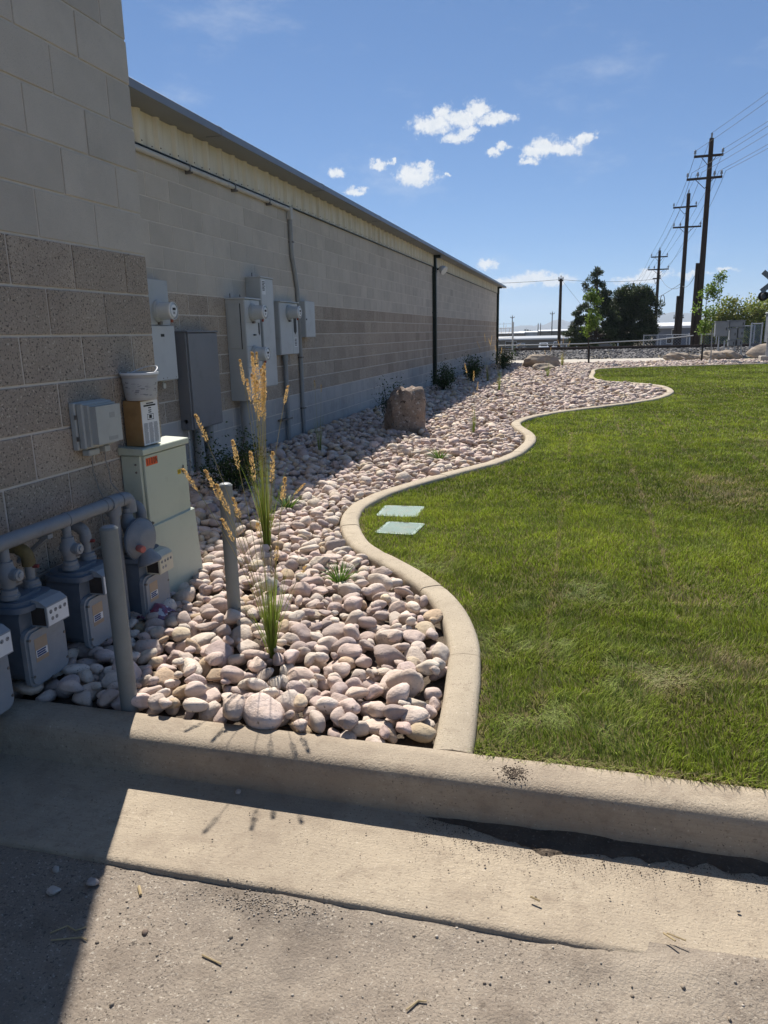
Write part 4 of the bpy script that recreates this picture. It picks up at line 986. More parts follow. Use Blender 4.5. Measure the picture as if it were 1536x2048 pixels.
def plume(parent, pts, r, n=130, wid=.011, tintv=1.0):
    """Feathery seed head: spikelets crowded along a short curved stalk."""
    L = np.array(pts); t = r.random(n)**.8; seg = np.linspace(0, 1, len(L)); P = np.stack([np.interp(t, seg, L[:, k]) for k in range(3)], 1)
    env = wid*1.25*(1-t)**.75*np.minimum(1, t*4+.25); az = r.uniform(0, 6.283, n); rad = env*np.sqrt(r.random(n))
    P = P+np.stack([np.cos(az)*rad, np.sin(az)*rad, np.zeros(n)], 1)
    d = (L[-1]-L[0]); d /= np.linalg.norm(d); dirs = d[None]*1.0+np.stack([np.cos(az)*.5, np.sin(az)*.5, r.uniform(-.1,.3,n)], 1); dirs /= np.linalg.norm(dirs, axis=1)[:, None]
    e = np.cross(dirs, r.normal(size=(n, 3))); e /= np.linalg.norm(e, axis=1)[:, None]; s = r.uniform(.006, .0125, n)[:, None]
    V = np.stack([P, P+dirs*s*.5+e*s*.18, P+dirs*s, P+dirs*s*.5-e*s*.18], 1).reshape(-1, 3); b = (np.arange(n)*4)[:, None]
    T = np.repeat(r.uniform(.75, 1.25, (n, 1))*np.array([[1,1,1]])*tintv, 4, 0)
    return link('plume', npmesh('plume', V, b+np.array([[0,1,2,3]]), T), m_plume, parent)
def reed_grass(x, y, label, nblade, hb, spread, heads, seed, z=.13, thick=1.0, dryness=.0):
    """Clump of reed grass; heads: list of (tip x, y, z relative to base, plume length)."""
    r = np.random.default_rng(seed); t = thing('ornamental_grass', label, 'grass plant', (x, y, z), group='ornamental grasses in the rock bed'); it = []
    for _ in range(nblade):
        a = r.uniform(0, 6.283); q = abs(r.normal(0, spread)); h = hb*r.uniform(.45, 1.1); b = (math.cos(a)*.018*thick*r.random(), math.sin(a)*.018*thick*r.random(), 0)
        tip = (b[0]+math.cos(a)*q*h, b[1]+math.sin(a)*q*h, h*(1-.25*min(1,q))); g = r.uniform(.75, 1.25)
        c0 = np.array([.16,.22,.03])*g; c1 = np.array([.24,.31,.05])*g if r.random() > dryness else np.array([.5,.37,.13])*g
        it.append((arch(b, tip), .0042*thick, c0, c1))
    ribbons('blades', it, t, m_blade)
    for (tx, ty, tz, pl) in heads:
        b = (r.normal(0, .008), r.normal(0, .008), 0); P = arch(b, (tx, ty, tz), 10); mb = MB().tube(P[:-1], .0013, 4)
        part('stalk', mb, M('straw_stalk', (.34,.33,.10), (.45,.34,.13), 3, .6), t)
        f = np.array(P[-2]); tip = np.array(P[-1]); d = tip-f; d /= np.linalg.norm(d); droop = np.array([d[0]*.6, d[1]*.6, 0])*pl*.35
        plume(t, [tip-d*pl, tip-d*pl*.5, tip, tip+d*.01+droop*.25], r, int(330*pl/.14), .0095)
    return t
hb = [(.018*k-.08+random.uniform(-.012,.012), random.uniform(-.04,.05), 1.20+random.uniform(-.13,.07), random.uniform(.22,.30)) for k in range(10)]
hb = [(a*.55+.015, b*.7, c, d) for a, b, c, d in hb]
reed_grass(-1.952, 4.303, 'tallest reed grass with dense golden plumes beside the slim bollard', 130, .62, .13, hb+[(-.105,0,1.22,.15),(-.075,.02,1.10,.13),(.20,0,1.06,.11),(.27,.0,.45,.09)], 31, thick=1.1, dryness=.2)
reed_grass(-1.258, 2.757, 'bright green reed grass in front with leaning thin plumes', 120, .40, .16, [(-.27,.0,1.05,.11),(-.36,.02,.82,.10),(-.24,-.01,.82,.13),(-.20,.0,.76,.13),(-.14,.02,.70,.09),(-.17,-.03,.62,.10),(.05,.0,.5,.05),(-.03,.0,.6,.05),(.16,.02,.42,.03),(-.04,.0,.90,.11),(.055,.0,.90,.12),(.11,-.02,.80,.09),(-.10,-.03,.95,.11)], 32)
reed_grass(-1.40, 10.0, 'thin upright reed grass in sun right of the upright boulder', 26, .42, .14, [(-.12,0,.95,.12),(0,0,.85,.12),(.05,.05,.7,.1)], 33)
reed_grass(-2.97, 8.2, 'shaded thin reed grass near the wall right of conduits', 26, .50, .16, [(-.03,0,.85,.08),(.05,0,.8,.08)], 34)
reed_grass(-1.86, 17.5, 'reed grass with pale plumes standing far along the bed', 26, .5, .16, [(-.1,0,1.05,.14),(.05,0,1.0,.14),(-.25,0,1.2,.16)], 35, thick=1.5)
reed_grass(-.99, 22.6, 'short reed grass in front of the far tan boulder', 26, .5, .25, [(-.1,0,.8,.12),(.08,0,.9,.14)], 36, thick=2)
reed_grass(-2.55, 21.0, 'reed grass with drooping plumes beside the far shrub', 30, .6, .2, [(-.3,0,1.1,.2),(-.1,0,1.3,.22),(.1,0,1.25,.22)], 37, thick=2, dryness=.6)
reed_grass(-3.1, 30.5, 'dry golden reed grass at the far building corner', 50, .9, .3, [(-.3,0,1.2,.26),(-.1,0,1.5,.3),(.1,0,1.6,.3),(.25,0,1.45,.3),(.45,0,1.1,.26),(.7,0,.9,.26),(.0,.1,1.7,.3)], 38, thick=2.5, dryness=.9)
reed_grass(-.75, 29.6, 'pale dry reed grass right of the flat tan boulder', 30, .7, .3, [(-.2,0,1.0,.24),(.0,0,1.1,.24),(.25,0,.95,.2)], 39, thick=2.5, dryness=.9)
def tuft(x, y, label, n, h, seed):
    r = np.random.default_rng(seed); t = thing('leafy_tuft', label, 'plant', (x, y, .14), group='low leafy tufts in the rock bed'); it = []
    for _ in range(n):
        a = r.uniform(0, 6.283); q = r.uniform(.3, 1.5); hh = h*r.uniform(.6, 1.1); b = (math.cos(a)*.015, math.sin(a)*.015, 0); g = r.uniform(.7, 1.3)
        P = []
        for k in range(7): s = k/6; P.append((b[0]+math.cos(a)*q*hh*s, b[1]+math.sin(a)*q*hh*s, hh*(s*1.35-.75*q*.9*s*s)+.01))
        it.append((P, .008, np.array([.07,.13,.02])*g, np.array([.15,.25,.045])*g))
    ribbons('leaves', it, t, m_blade); part('crown', MB().lathe((0,0,-.03), (0,0,1), [(0,.02),(.05,.012)], 8), m_stem, t)
tuft(-1.266, 3.731, 'arching green leafy tuft between grass clumps and curved edging', 60, .13, 41)
tuft(-2.23, 5.35, 'leafy green tuft just behind the golden grass clump', 60, .16, 42)
tuft(-1.47, 7.85, 'bright leafy tuft in mid bed near the curved edging', 46, .17, 43)
def shrub(x, y, label, rx, rz_, n, seed, size=.028, dark=1.0):
    r = np.random.default_rng(seed); t = thing('shrub', label, 'shrub', (x, y, .1), group='dark shrubs along the wall')
    mb = MB(); tips = []
    for _ in range(16):
        a = r.uniform(0, 6.283); q = r.uniform(.2, 1); h = rz_*r.uniform(.9, 2.1); p = (math.cos(a)*rx*q, math.sin(a)*rx*q, h); mb.tube([(0,0,0),(p[0]*.4,p[1]*.4,h*.55),p], [.008,.005,.002], 5); tips.append(p)
    part('stems', mb, m_bark, t)
    T = np.array(tips); c = T[r.integers(0, len(T), n)]; f = r.uniform(.35, 1.05, n)[:, None]; P = c*f+r.normal(0, 1, (n, 3))*np.array([rx*.22, rx*.22, rz_*.2]); P[:, 2] = np.abs(P[:, 2])+.02
    tint = np.array([.045,.075,.022])*dark*r.uniform(.6, 1.6, n)[:, None]
    link('foliage', leafmesh('foliage', P, size, r, tint), m_leaf, t)
shrub(-2.98, 5.95, 'dark leafy shrub in shade below the slate cabinet', .30, .27, 2600, 51, .03)
shrub(-2.75, 10.75, 'dark shrub behind the upright brown boulder', .25, .32, 900, 52, .035)
shrub(-3.2, 17.4, 'dark shrub at the foot of the first downspout', .34, .32, 1500, 53, .05)
shrub(-2.95, 20.6, 'round dark shrub beyond the first downspout', .36, .34, 1300, 54, .055)
shrub(-2.75, 27.2, 'dark shrub near the far end of the wall', .45, .38, 1200, 55, .07)
shrub(-3.3, 23.5, 'small dark shrub against the far wall base', .3, .22, 700, 56, .06)

# ================================================================== SMALL DEBRIS IN THE FOREGROUND
m_grit = M('grit', (1,1,1), (.8,.8,.8), 30, .95, vary='attr')
def grit():
    r = np.random.default_rng(61); v, f = ICO[1]; n = 8000; x = r.uniform(-2.2, 1.3, n); y = r.uniform(.75, 1.6, n); s = np.clip(.0017*np.exp(r.normal(0, .5, n)), .0008, .006)
    k = 500; x[:k] = r.normal(-.78, .09, k); y[:k] = r.normal(1.555, .022, k); s[:k] = r.uniform(.001,.003,k)
    k2 = 5200; x[k:k2] = r.uniform(-.45, 1.4, k2-k); lim = .06+.09*gshade(x[k:k2]+9, x[k:k2]*0+2, .35); y[k:k2] = 2.02-np.abs(r.normal(0, .8, k2-k))*lim; s[k:k2] = np.clip(.0010*np.exp(r.normal(0,.45,k2-k)),.0006,.003)
    y[k2:k2+260] = r.uniform(1.62, 2.0, 260); s[k2:k2+260] *= .7
    g = (y > 1.6); z = np.where(g, .002+.016*np.clip((2.0-y)/.4, 0, 1), asph_z(x, y))+s*.3
    P = v[None]*s[:, None, None]*np.stack([r.uniform(.7,1.4,n), r.uniform(.7,1.4,n), r.uniform(.5,.9,n)], 1)[:, None]; P = P+np.stack([x,y,z],1)[:, None]
    base = np.where((r.random(n) < .6)[:, None], np.array([.27,.22,.17]), np.array([.42,.37,.31])); base[k:k2] = np.array([.14,.105,.078]); t = base*r.uniform(.6, 1.3, n)[:, None]
    return npmesh('grit', P.reshape(-1, 3), (f[None]+(np.arange(n)*len(v))[:, None, None]).reshape(-1, 3), np.repeat(t, len(v), 0))
o = link('grit', grit(), m_grit); tag(o, 'sandy grit and soil crumbs on gutter and pavement', 'grit', kind='stuff')
# soil washed against the kerb on the right
xs = np.arange(-.5, 6, .02); ysn = np.linspace(0, 1, 9); X, T_ = np.meshgrid(xs, ysn)
wd = (.018+.036*gshade(X+9, X*0+2, .35)+.025*gshade(X+9, X*0+2, .05)+.02*gshade(X+9, X*0+2, .021))*np.clip((X+.5)/.4, 0, 1)+.03*np.exp(-((X+.05)/.15)**2)
hgt = .013*np.clip((X+.5)/.5, 0, 1)*(.5+gshade(X+5, T_*.3+2, .06))
V = np.stack([X, 2.03-wd*T_, .0015+hgt*(1-T_)**1.3-.004*(T_ > .99)+.004*T_*gshade(X+5, T_+3, .04)], -1).reshape(-1, 3); nn_ = len(xs)
i, j = np.meshgrid(np.arange(nn_-1), np.arange(8)); a = (j*nn_+i).ravel(); me = npmesh('soil_drift', V, np.stack([a, a+1, a+1+nn_, a+nn_], 1)); smooth(me, 180)
o = link('soil_drift', me, m_soil); tag(o, 'dark soil washed along the foot of the curb', 'soil', kind='stuff')
# soil stain crumbs on the kerb top
o = link('soil_patch', npmesh('soil_patch', *[q for q in ((lambda r, v, f, n=420: ((v[None]*r.uniform(.001,.003,n)[:,None,None]+np.stack([r.normal(-.16,.022,n), r.normal(2.11,.02,n), np.full(n,.1425)],1)[:,None]).reshape(-1,3), (f[None]+(np.arange(n)*len(v))[:,None,None]).reshape(-1,3)))(np.random.default_rng(3), *ICO[1]))]), m_soil)
tag(o, 'small dark heap of soil crumbs on the curb top', 'soil', kind='stuff')
def stone(x, y, s, label, tint, z=0.0):
    o = bpy.data.objects.new('loose_stone', PEB[int(abs(x*97)) % len(PEB)]); COL.objects.link(o); o.location = (x, y, z+s*.5); o.scale = (s, s*.8, s*.6); o.rotation_euler = (0, 0, x*7); o.color = (*tint, 1)
    tag(o, label, 'stone', 'loose stones on the pavement')
stone(-1.37, 1.46, .021, 'pale stone on shaded asphalt at lower left', (.6,.55,.5)); stone(-1.285, 1.515, .019, 'grey stone on asphalt at the shadow edge', (.45,.4,.37))
stone(-1.425, 1.54, .015, 'small stone in shade near the gutter lip', (.5,.45,.4)); stone(-1.07, 2.005, .012, 'small pale stone lying in the gutter against the curb', (.6,.52,.45))
stone(-1.04, 1.39, .011, 'little dark stone on sunlit asphalt', (.2,.15,.12))
m_straw = M('straw', (.50,.39,.22), (.36,.27,.15), 40, .8)
def straw(pts, label, r_=.0022):
    o = link('dry_stem', MB().tube([(x, y, asph_z(np.array(x), np.array(y))*1.0+.004+(.017 if y > 1.6 else 0)) for x, y in pts], r_, 5).mesh('dry_stem'), m_straw); tag(o, label, 'straw', 'dry stems on the pavement')
straw([(-1.15,1.535),(-1.125,1.505)], 'short thick straw on asphalt beside the gutter lip', .004)
straw([(-1.28,1.33),(-1.25,1.36),(-1.22,1.352),(-1.2,1.37)], 'curled dry stem on shaded asphalt')
straw([(.25,1.665),(.275,1.64)], 'short yellow straw lying on the gutter at right', .0026); straw([(.258,1.668),(.30,1.648)], 'thin yellow straw crossing a shorter one on the gutter', .002)
straw([(-.08,1.725),(-.055,1.715)], 'tiny dark twig on the gutter pan', .003); straw([(-.86,1.36),(-.80,1.345)], 'pale dry stem on sunlit asphalt'); straw([(-.33,1.33),(-.31,1.36),(-.29,1.362)], 'curved straw on sunlit asphalt near centre')
straw([(-.62,1.21),(-.57,1.2)], 'faint straw low on the sunlit asphalt'); straw([(-1.26,1.31),(-1.19,1.335),(-1.17,1.33)], 'second dry stem crossing the curled one')

# ================================================================== BACKGROUND
# ballast bank, rails and sleepers
V, F = grid(np.arange(-14, 30, .12), np.array([0.0]), lambda X, Y: X*0)[0], None
xs = np.arange(-14, 30, .14); ts = np.linspace(-4.4, 3.4, 40); X, T_ = np.meshgrid(xs, ts)
Yb = railY(X)+T_; Zb = ztn(X, Yb)+.02+(gshade(X+40, Yb+40, .16)-.5)*.06+(gshade(X+40, Yb+40, .5)-.5)*.06
V = np.stack([X, Yb, Zb], -1).reshape(-1, 3); nn_ = len(xs); i, j = np.meshgrid(np.arange(nn_-1), np.arange(len(ts)-1)); a = (j*nn_+i).ravel()
struct('ballast', npmesh('ballast', V, np.stack([a, a+1, a+1+nn_, a+nn_], 1)), m_ballast)
r = np.random.default_rng(71); n = 5200; v, f = pebble(1, r, 10, 7, .03, .5, .9); bx_ = r.uniform(-6, 12, n); bt = r.uniform(-4.4, -.4, n); by = railY(bx_)+bt; s = np.clip(.045*np.exp(r.normal(0,.3,n)), .02, .10)
P = np.einsum('nij,nkj->nki', rotm(r.uniform(0,6,n), r.uniform(-1,1,n), r.uniform(-1,1,n)), v[None]*s[:, None, None]*np.array([1,.8,.7]))+np.stack([bx_, by, ztn(bx_, by)+.03], 1)[:, None]
tn_ = np.where((r.random(n) < .45)[:, None], np.array([.33,.31,.29]), np.array([.13,.125,.125]))*r.uniform(.6, 1.3, n)[:, None]
o = link('ballast_stones', npmesh('ballast_stones', P.reshape(-1,3), (f[None]+(np.arange(n)*len(v))[:,None,None]).reshape(-1,3), np.repeat(tn_, len(v), 0)), m_grit); tag(o, 'grey crushed stone ballast on the railway bank', 'ballast', kind='stuff')
m_rail = M('rusty_rail', (.085,.058,.045), (.06,.045,.038), 4, .7, metal=.3); m_tie = M('sleeper_wood', (.075,.06,.05), (.05,.042,.036), 3, .95, .01, 20)
trk = thing('railway_track', 'dark railway track running across behind the lawn', 'railway track', (0, 42.0, .0), math.atan(.11))
for yy in (-.72, .72): part('rail', MB().prism([(yy-.07,.43),(yy+.07,.43),(yy+.07,.445),(yy+.012,.46),(yy+.012,.545),(yy+.037,.555),(yy+.037,.595),(yy-.037,.595),(yy-.037,.555),(yy-.012,.545),(yy-.012,.46),(yy-.07,.445)], 0, -14, 30), m_rail, trk, False)
tie = MB().box(-.12, .12, -1.3, 1.3, .36, .428, .01).mesh('sleeper'); tie.materials.append(m_tie)
for k in range(-11, 24): o = link('sleeper', tie, None, trk); o.location = (k*.6, random.uniform(-.03,.03), 0)
struct('crossing_slab', MB().box(-3, 5.5, -3.6, 3.4, .30, .48, .01).mesh('crossing_slab'), M('crossing_concrete', (.55,.53,.5), (.48,.46,.43), 1.5, .9)).location = (13.0, 43.6, 0)

# utility poles and wires
m_pole = M('pole_wood', (.055,.040,.032), (.035,.027,.022), 2, .95, .01, 15); m_ins = M('insulator', (.30,.33,.35), (.25,.27,.3), 5, .3); m_cable = M('wire_black', (.03,.03,.032), (.02,.02,.02), 5, .6)
def utility_pole(x, y, z0, h, label, arms, r0, r1, rz=0.0, stub=0):
    t = thing('utility_pole', label, 'utility pole', (x, y, z0), rz, group='wooden utility poles by the railway')
    part('pole', MB().tube([(0,0,0),(0,0,h*.5),(0,0,h)], [r0,(r0+r1)/2,r1], 12), m_pole, t)
    if stub: part('splice_post', MB().tube([(-r0*1.5,0,0),(-r0*1.3,0,stub)], [r0*.62,r0*.55], 10), m_pole, t)
    for (za, la, lb, tilt, ins) in arms:
        a = part('crossarm', MB().box(la, lb, -.2, -.08, za-.06, za+.06), m_pole, t, False); a.rotation_euler = (0, tilt, 0)
        for q in ins: part('insulator', MB().lathe((q, -.14, za+.06), (0,0,1), [(0,.03),(.08,.03),(.09,.07),(.15,.075),(.2,.05),(.26,.06),(.3,.03)], 8), m_ins, a)
        for q in (la*.5, lb*.5): part('brace', MB().tube([(q, -.1, za-.05), (0, -.1, za-.55)], .018, 4), m_pole, a)
    part('top_pin', MB().tube([(0,0,h),(0,0,h+.28)], [.04,.06], 8), m_ins, t)
    return t
utility_pole(6.65, 49.56, -1.0, 13.0, 'tallest dark utility pole with two crossarms, nearest on the right', [(12.06,-.83,.74,-.006,(-.78,.7)),(10.87,-1.0,.92,-.02,(-.95,-.4,.5,.87))], .20, .125, 0, 6.2)
utility_pole(7.89, 69.56, -1.5, 13.7, 'second tallest dark utility pole just left of the tallest', [(12.65,-.9,.92,-.02,(-.85,.87)),(11.08,-1.08,1.12,.0,(-1.0,-.5,1.06))], .22, .14, 0, 5.6)
utility_pole(7.45, 87.7, -2.0, 11.5, 'shorter utility pole beside the right end of the dark pine', [(10.84,-.85,.82,.0,(-.8,.78)),(9.57,-1.1,1.0,.0,(-1.0,-.45,.95)),(8.65,-.3,.5,-.03,(.45,))], .19, .13)
utility_pole(9.04, 159.7, -2.8, 13.0, 'distant utility pole top showing above the dark pine', [(11.6,-.9,1.0,.0,(-.8,.9)),(10.6,-1.0,1.1,.0,(-.9,1.0))], .28, .2)
utility_pole(-2.45, 79.96, -2.2, 8.75, 'plain single utility pole left of the pines', [(8.55,-.25,.25,.0,(-.2,.2))], .19, .13)
P1, P2, P3, P4 = (6.65,49.56), (7.89,69.56), (7.45,87.7), (9.04,159.7); P0 = (13.3, 9.5)
def sag(a, b, s, n=14): return [tuple(a[k]+(b[k]-a[k])*t-(4*s*t*(1-t) if k == 2 else 0) for k in range(3)) for t in [i/n for i in range(n+1)]]
def wire(nodes, label, s=.35, r_=.011):
    pts = []
    for a, b in zip(nodes[:-1], nodes[1:]): pts += sag(a, b, s*math.dist(a, b)/30)[(1 if pts else 0):]
    mb = MB().tube(pts, r_, 4); mb.smooth = True; o = link('power_line', mb.mesh('power_line'), m_cable); tag(o, label, 'power line', 'overhead power lines')
def run(offs, zs, label):
    wire([(P[0]+o_, P[1]-.14, z_) for P, o_, z_ in zip((P0,P1,P2,P3,P4), offs, zs)], label)
run((0,0,0,0,0), (13.0,12.28,12.5,9.8,10.5), 'topmost wire strung over the tips of the tall poles')
run((-.8,-.78,-.85,-.8,-.8), (12.1,11.4,11.5,9.2,9.2), 'wire on the left end of the upper crossarms')
run((.75,.70,.87,.78,.9), (12.1,11.4,11.5,9.2,9.2), 'wire on the right end of the upper crossarms')
run((-1.0,-.95,-1.0,-1.0,-.9), (10.9,10.2,9.95,7.95,8.2), 'wire on the left end of the lower crossarms')
run((-.4,-.4,-.5,-.45,-.4), (10.9,10.2,9.95,7.95,8.2), 'wire on the inner left of the lower crossarms')
run((.9,.87,1.06,.95,1.0), (10.9,10.2,9.95,7.95,8.2), 'wire on the right end of the lower crossarms')
run((.5,.5,.5,.45,.4), (10.9,10.2,9.8,6.9,7.9), 'wire on the inner right of the lower crossarms')
wire([(6.65,49.5,5.6),(7.89,69.5,4.9),(7.7,87.6,6.7)], 'slack service cable low on the tall poles', 1.0, .016)
wire([(-2.45,79.9,6.45),(7.3,87.6,6.6)], 'long cable from single pole to the pole by the pine', .6, .016)
wire([(-2.45,79.9,6.45),(-24,60,6.2)], 'cable from the single pole to the left behind the building', .5, .016)
wire([(-2.3,79.9,6.3),(1.5,75,1.5)], 'guy wire slanting down from the single pole into the pine', .02, .012)
t = thing('cable_coil', 'coil of cable hanging on the low wire left of the second pole', 'cable')
part('coil', MB().tube([(7.75, 83.0+.02*math.sin(a), 4.55+.62*math.sin(a)) if 0 else (7.6+.2*math.cos(a), 83.0, 4.2+.55*math.sin(a)) for a in np.linspace(0, 6.283, 20)], .035, 5), m_cable, t)
part('splice_case', MB().box(6.4, 7.0, 82.9, 83.1, 4.2, 4.42, .03), m_cable, t, False)
wire([(5.9,83.0,4.3),(7.2,83.0,4.55),(7.89,69.6,5.2)], 'short cable carrying the coil near the second pole', .1, .02)

# trees
def tree(name, label, x, y, z, trunk_h, r0, blobs, n, leaf, cols, seed, cat='tree', limbs=True, up=.3, asp=.55, group=None, wrap=None, hollow=.55):
    """Trunk, limbs and a crown of leaf faces gathered in clumps; blobs: (x, y, z, radius x, radius z)."""
    r = np.random.default_rng(seed); t = thing(name, label, cat, (x, y, z), group=group); B = np.array(blobs, float)
    top = B[:, 2].max(); tr = MB().tube([(0,0,-.2),(r.normal(0,.01)*trunk_h,0,trunk_h*.5),(0,0,trunk_h)], [r0, r0*.75, r0*.3], 9); 
    part('trunk', tr, m_bark, t)
    if wrap: part('trunk_wrap', MB().tube([(0,0,0),(0,0,wrap)], r0*1.25, 10), m_dark, t)
    if limbs:
        lb = MB()
        for b in B[:40]: h = max(.2*trunk_h, b[2]-b[4]*.8); lb.tube([(0,0,min(h,trunk_h*.95)),(b[0]*.5,b[1]*.5,(min(h,trunk_h*.95)+b[2])/2),(b[0],b[1],b[2])], [r0*.4,r0*.25,r0*.08], 5)
        part('branches', lb, m_bark, t)
    w = B[:, 3]**2*B[:, 4]; k = r.choice(len(B), n, p=w/w.sum()); d = r.normal(size=(n, 3)); d /= np.linalg.norm(d, axis=1)[:, None]; rad = (hollow+(1-hollow)*r.random(n)**.5)*r.uniform(.85,1.12,n)
    P = B[k, :3]+d*rad[:, None]*B[k][:, [3, 3, 4]]; c = np.array(cols)[r.integers(0, len(cols), n)]; tone = r.uniform(.7, 1.3, len(B))[k]
    link('crown', leafmesh('crown', P, leaf, r, c*(tone*r.uniform(.7, 1.3, n))[:, None], up, asp), m_leaf, t); return t
r = np.random.default_rng(81)
pb = []
for k in range(34):
    q = k/33; h = 1.3+5.35*q; w = 2.05*(1-q)**.7+.14; 
    for m in range(max(2, int(6*(1-q)+2))): a = r.uniform(0, 6.283); pb.append((math.cos(a)*w*r.uniform(.5,1.05), math.sin(a)*w*r.uniform(.5,1.0), h+r.uniform(-.2,.2), .36*(1-q*.5)*r.uniform(.7,1.3), .20))
tree('pine_tree', 'dark pine with pointed top, left of the pair beyond the track', .78, 60.0, -.9, 6.6, .16, pb, 26000, .20, [(.05,.075,.03),(.035,.055,.022),(.075,.10,.038)], 82, group='dark pines beyond the track', asp=.3, up=.5, hollow=.2)
pb = []
for k in range(190):
    a = r.uniform(0, 6.283); u = r.uniform(-.9, 1); q = math.sqrt(max(0, 1-u*u*.8)); pb.append((math.cos(a)*1.85*q*r.uniform(.5,1), math.sin(a)*1.7*q*r.uniform(.5,1), 3.2+2.2*u+r.uniform(-.2,.3), .5*r.uniform(.6,1.3), .36*r.uniform(.7,1.2)))
tree('pine_tree', 'broad dense dark pine, right of the pair beyond the track', 3.65, 61.9, -.95, 5.2, .17, pb, 46000, .20, [(.055,.08,.032),(.04,.06,.025),(.08,.10,.04)], 83, group='dark pines beyond the track', asp=.3, up=.5, hollow=.2)
def sapling(x, y, label, pts, seed, wrap):
    tree('sapling_tree', label, x, y, .12, 2.7, .028, pts, 1500, .10, [(.17,.26,.04),(.23,.32,.05),(.10,.16,.03)], seed, group='young trees beyond the lawn', wrap=wrap, hollow=.1, asp=.6)
r = np.random.default_rng(91)
sapling(.23, 31.6, 'young leafy tree with dark wrapped trunk in front of the pines', [(r.normal(0,.20)*(1-.5*abs(h)), r.normal(0,.18), 1.95+.85*h, .20*r.uniform(.7,1.2), .20) for h in r.uniform(-1, 1, 26)], 92, .75)
sapling(4.67, 32.97, 'young tree with open crown and dark trunk right of the tall poles', [(.08+.24*h+r.normal(0,.16)*(1-.4*abs(h)), r.normal(0,.2), 2.2+1.12*h, .22*r.uniform(.6,1.2), .22) for h in r.uniform(-.95, 1.05, 30)], 93, .75)
part('stake', MB().tube([(5.02,33.0,.1),(4.98,33.0,1.65)], .022, 6), m_pvc, [o for o in bpy.data.objects if o.name.startswith('sapling_tree')][-1]).matrix_parent_inverse = Matrix.Translation((-4.67,-32.97,-.12))
r = np.random.default_rng(101)
def bush_tree(label, x, y, z, rx, h, n, cols, seed):
    r = np.random.default_rng(seed); B = [(r.normal(0,.5)*rx, r.normal(0,.45)*rx, h*(.3+.62*r.random()**.8), rx*.32*r.uniform(.7,1.3), h*.17*r.uniform(.7,1.2)) for _ in range(46)]
    tree('leafy_tree', label, x, y, z, h*.7, .15, B, n, .26, cols, seed, group='yellow green trees at the right', hollow=.3)
YG = [(.30,.33,.06),(.23,.28,.05),(.36,.35,.08),(.15,.20,.04)]
bush_tree('large yellow green tree behind the crossing signal at right edge', 15.3, 74, -2.0, 2.6, 6.0, 9000, YG, 102)
bush_tree('middle yellow green tree left of the crossing signal', 12.9, 74.5, -2.0, 1.7, 4.8, 6000, YG, 103)
bush_tree('low yellow green tree just right of the open sapling', 11.3, 75.5, -2.0, 1.5, 3.9, 4500, YG, 104)
bush_tree('yellow green tree further off at the right picture edge', 18.6, 76, -2.0, 2.6, 6.2, 8000, YG, 105)
DG = [(.035,.055,.025),(.05,.07,.03)]
# crossing signal
m_blk = M('signal_black', (.012,.012,.012), (.01,.01,.01), 3, .5); m_alu = M('aluminium', (.45,.46,.47), (.4,.41,.42), 3, .4, metal=.5)
t = thing('crossing_signal', 'railway crossing signal with crossbuck cut by the right picture edge', 'crossing signal', (6.93, 32.3, .1))
part('mast', MB().tube([(0,0,0),(0,0,3.7)], .055, 10), m_alu, t)
for sg in (1, -1):
    b = MB().box(-.56, .56, -.012, .012, -.095, .095); b.xf(Matrix.Translation((0,-.075-.028*(sg > 0),3.03)) @ Matrix.Rotation(R(sg*40), 4, 'Y')); part('crossbuck_board', b, M('crossbuck_grey', (.22,.25,.27), (.12,.14,.16), 22, .5), t, False)
for sx in (-.33, .33):
    hd = part('light_head', MB().lathe((sx,.02,2.5), (0,-1,0), [(0,.15),(.02,.185),(.05,.185),(.06,.15)], 20), m_blk, t)
    part('hood', MB().lathe((sx,-.04,2.5), (0,-1,0), [(0,.12),(.28,.115),(.28,.105),(0,.11)], 18), m_blk, hd)
    part('lens', MB().lathe((sx,-.042,2.5), (0,-1,0), [(0,.10),(.01,.09)], 16), M('grey_lens', (.35,.37,.38), rough=.2), hd)
    part('rear_hood', MB().lathe((sx,.08,2.5), (0,1,0), [(0,.13),(.26,.12)], 16), m_blk, hd)
part('light_arm', MB().tube([(-.36,.03,2.62),(.36,.03,2.62)], .03, 8), m_alu, t)
part('junction', MB().box(-.1, .1, -.1, .1, 2.35, 2.65, .01), m_blk, t, False)
part('base', MB().box(-.25, .25, -.25, .25, 0, .25, .02), m_path, t, False)
# relay cabinets on posts
m_cab = M('weathered_cabinet', (.25,.265,.28), (.2,.215,.23), 3, .5, metal=.2)
def post_cabinet(x, y, label, boxes, posts):
    t = thing('railway_cabinet', label, 'cabinet', (x, y, .1), group='railway equipment cabinets on posts')
    for (x0, x1, z0, z1) in boxes:
        c = part('cabinet_box', MB().box(x0, x1, -.2, .2, z0, z1, .01), m_cab, t, False); part('cabinet_door', MB().box(x0+.03, x1-.03, -.215, -.2005, z0+.03, z1-.03, .004), m_cab, c, False); part('door_handle', MB().box(x1-.1, x1-.07, -.235, -.2155, (z0+z1)/2-.06, (z0+z1)/2+.06), m_dark, c, False)
        part('cabinet_cap', MB().box(x0-.03, x1+.03, -.24, .23, z1+.001, z1+.03), m_cab, c, False)
    for px in posts: part('post', MB().tube([(px,0,-.1),(px,0,.75)], .035, 8), m_alu, t)
post_cabinet(6.27, 38.6, 'square grey railway cabinet on one thick post', [(-.33,.22,.95,1.62)], (-.12, .14))
post_cabinet(6.95, 38.8, 'wide grey railway cabinet on thin posts over lower boxes', [(-.40,.28,1.36,1.64),(-.34,-.03,.78,1.30),(.02,.26,.85,1.30),(-.36,-.06,.5,.75),(0,.24,.5,.78)], (-.33, -.04, .24))
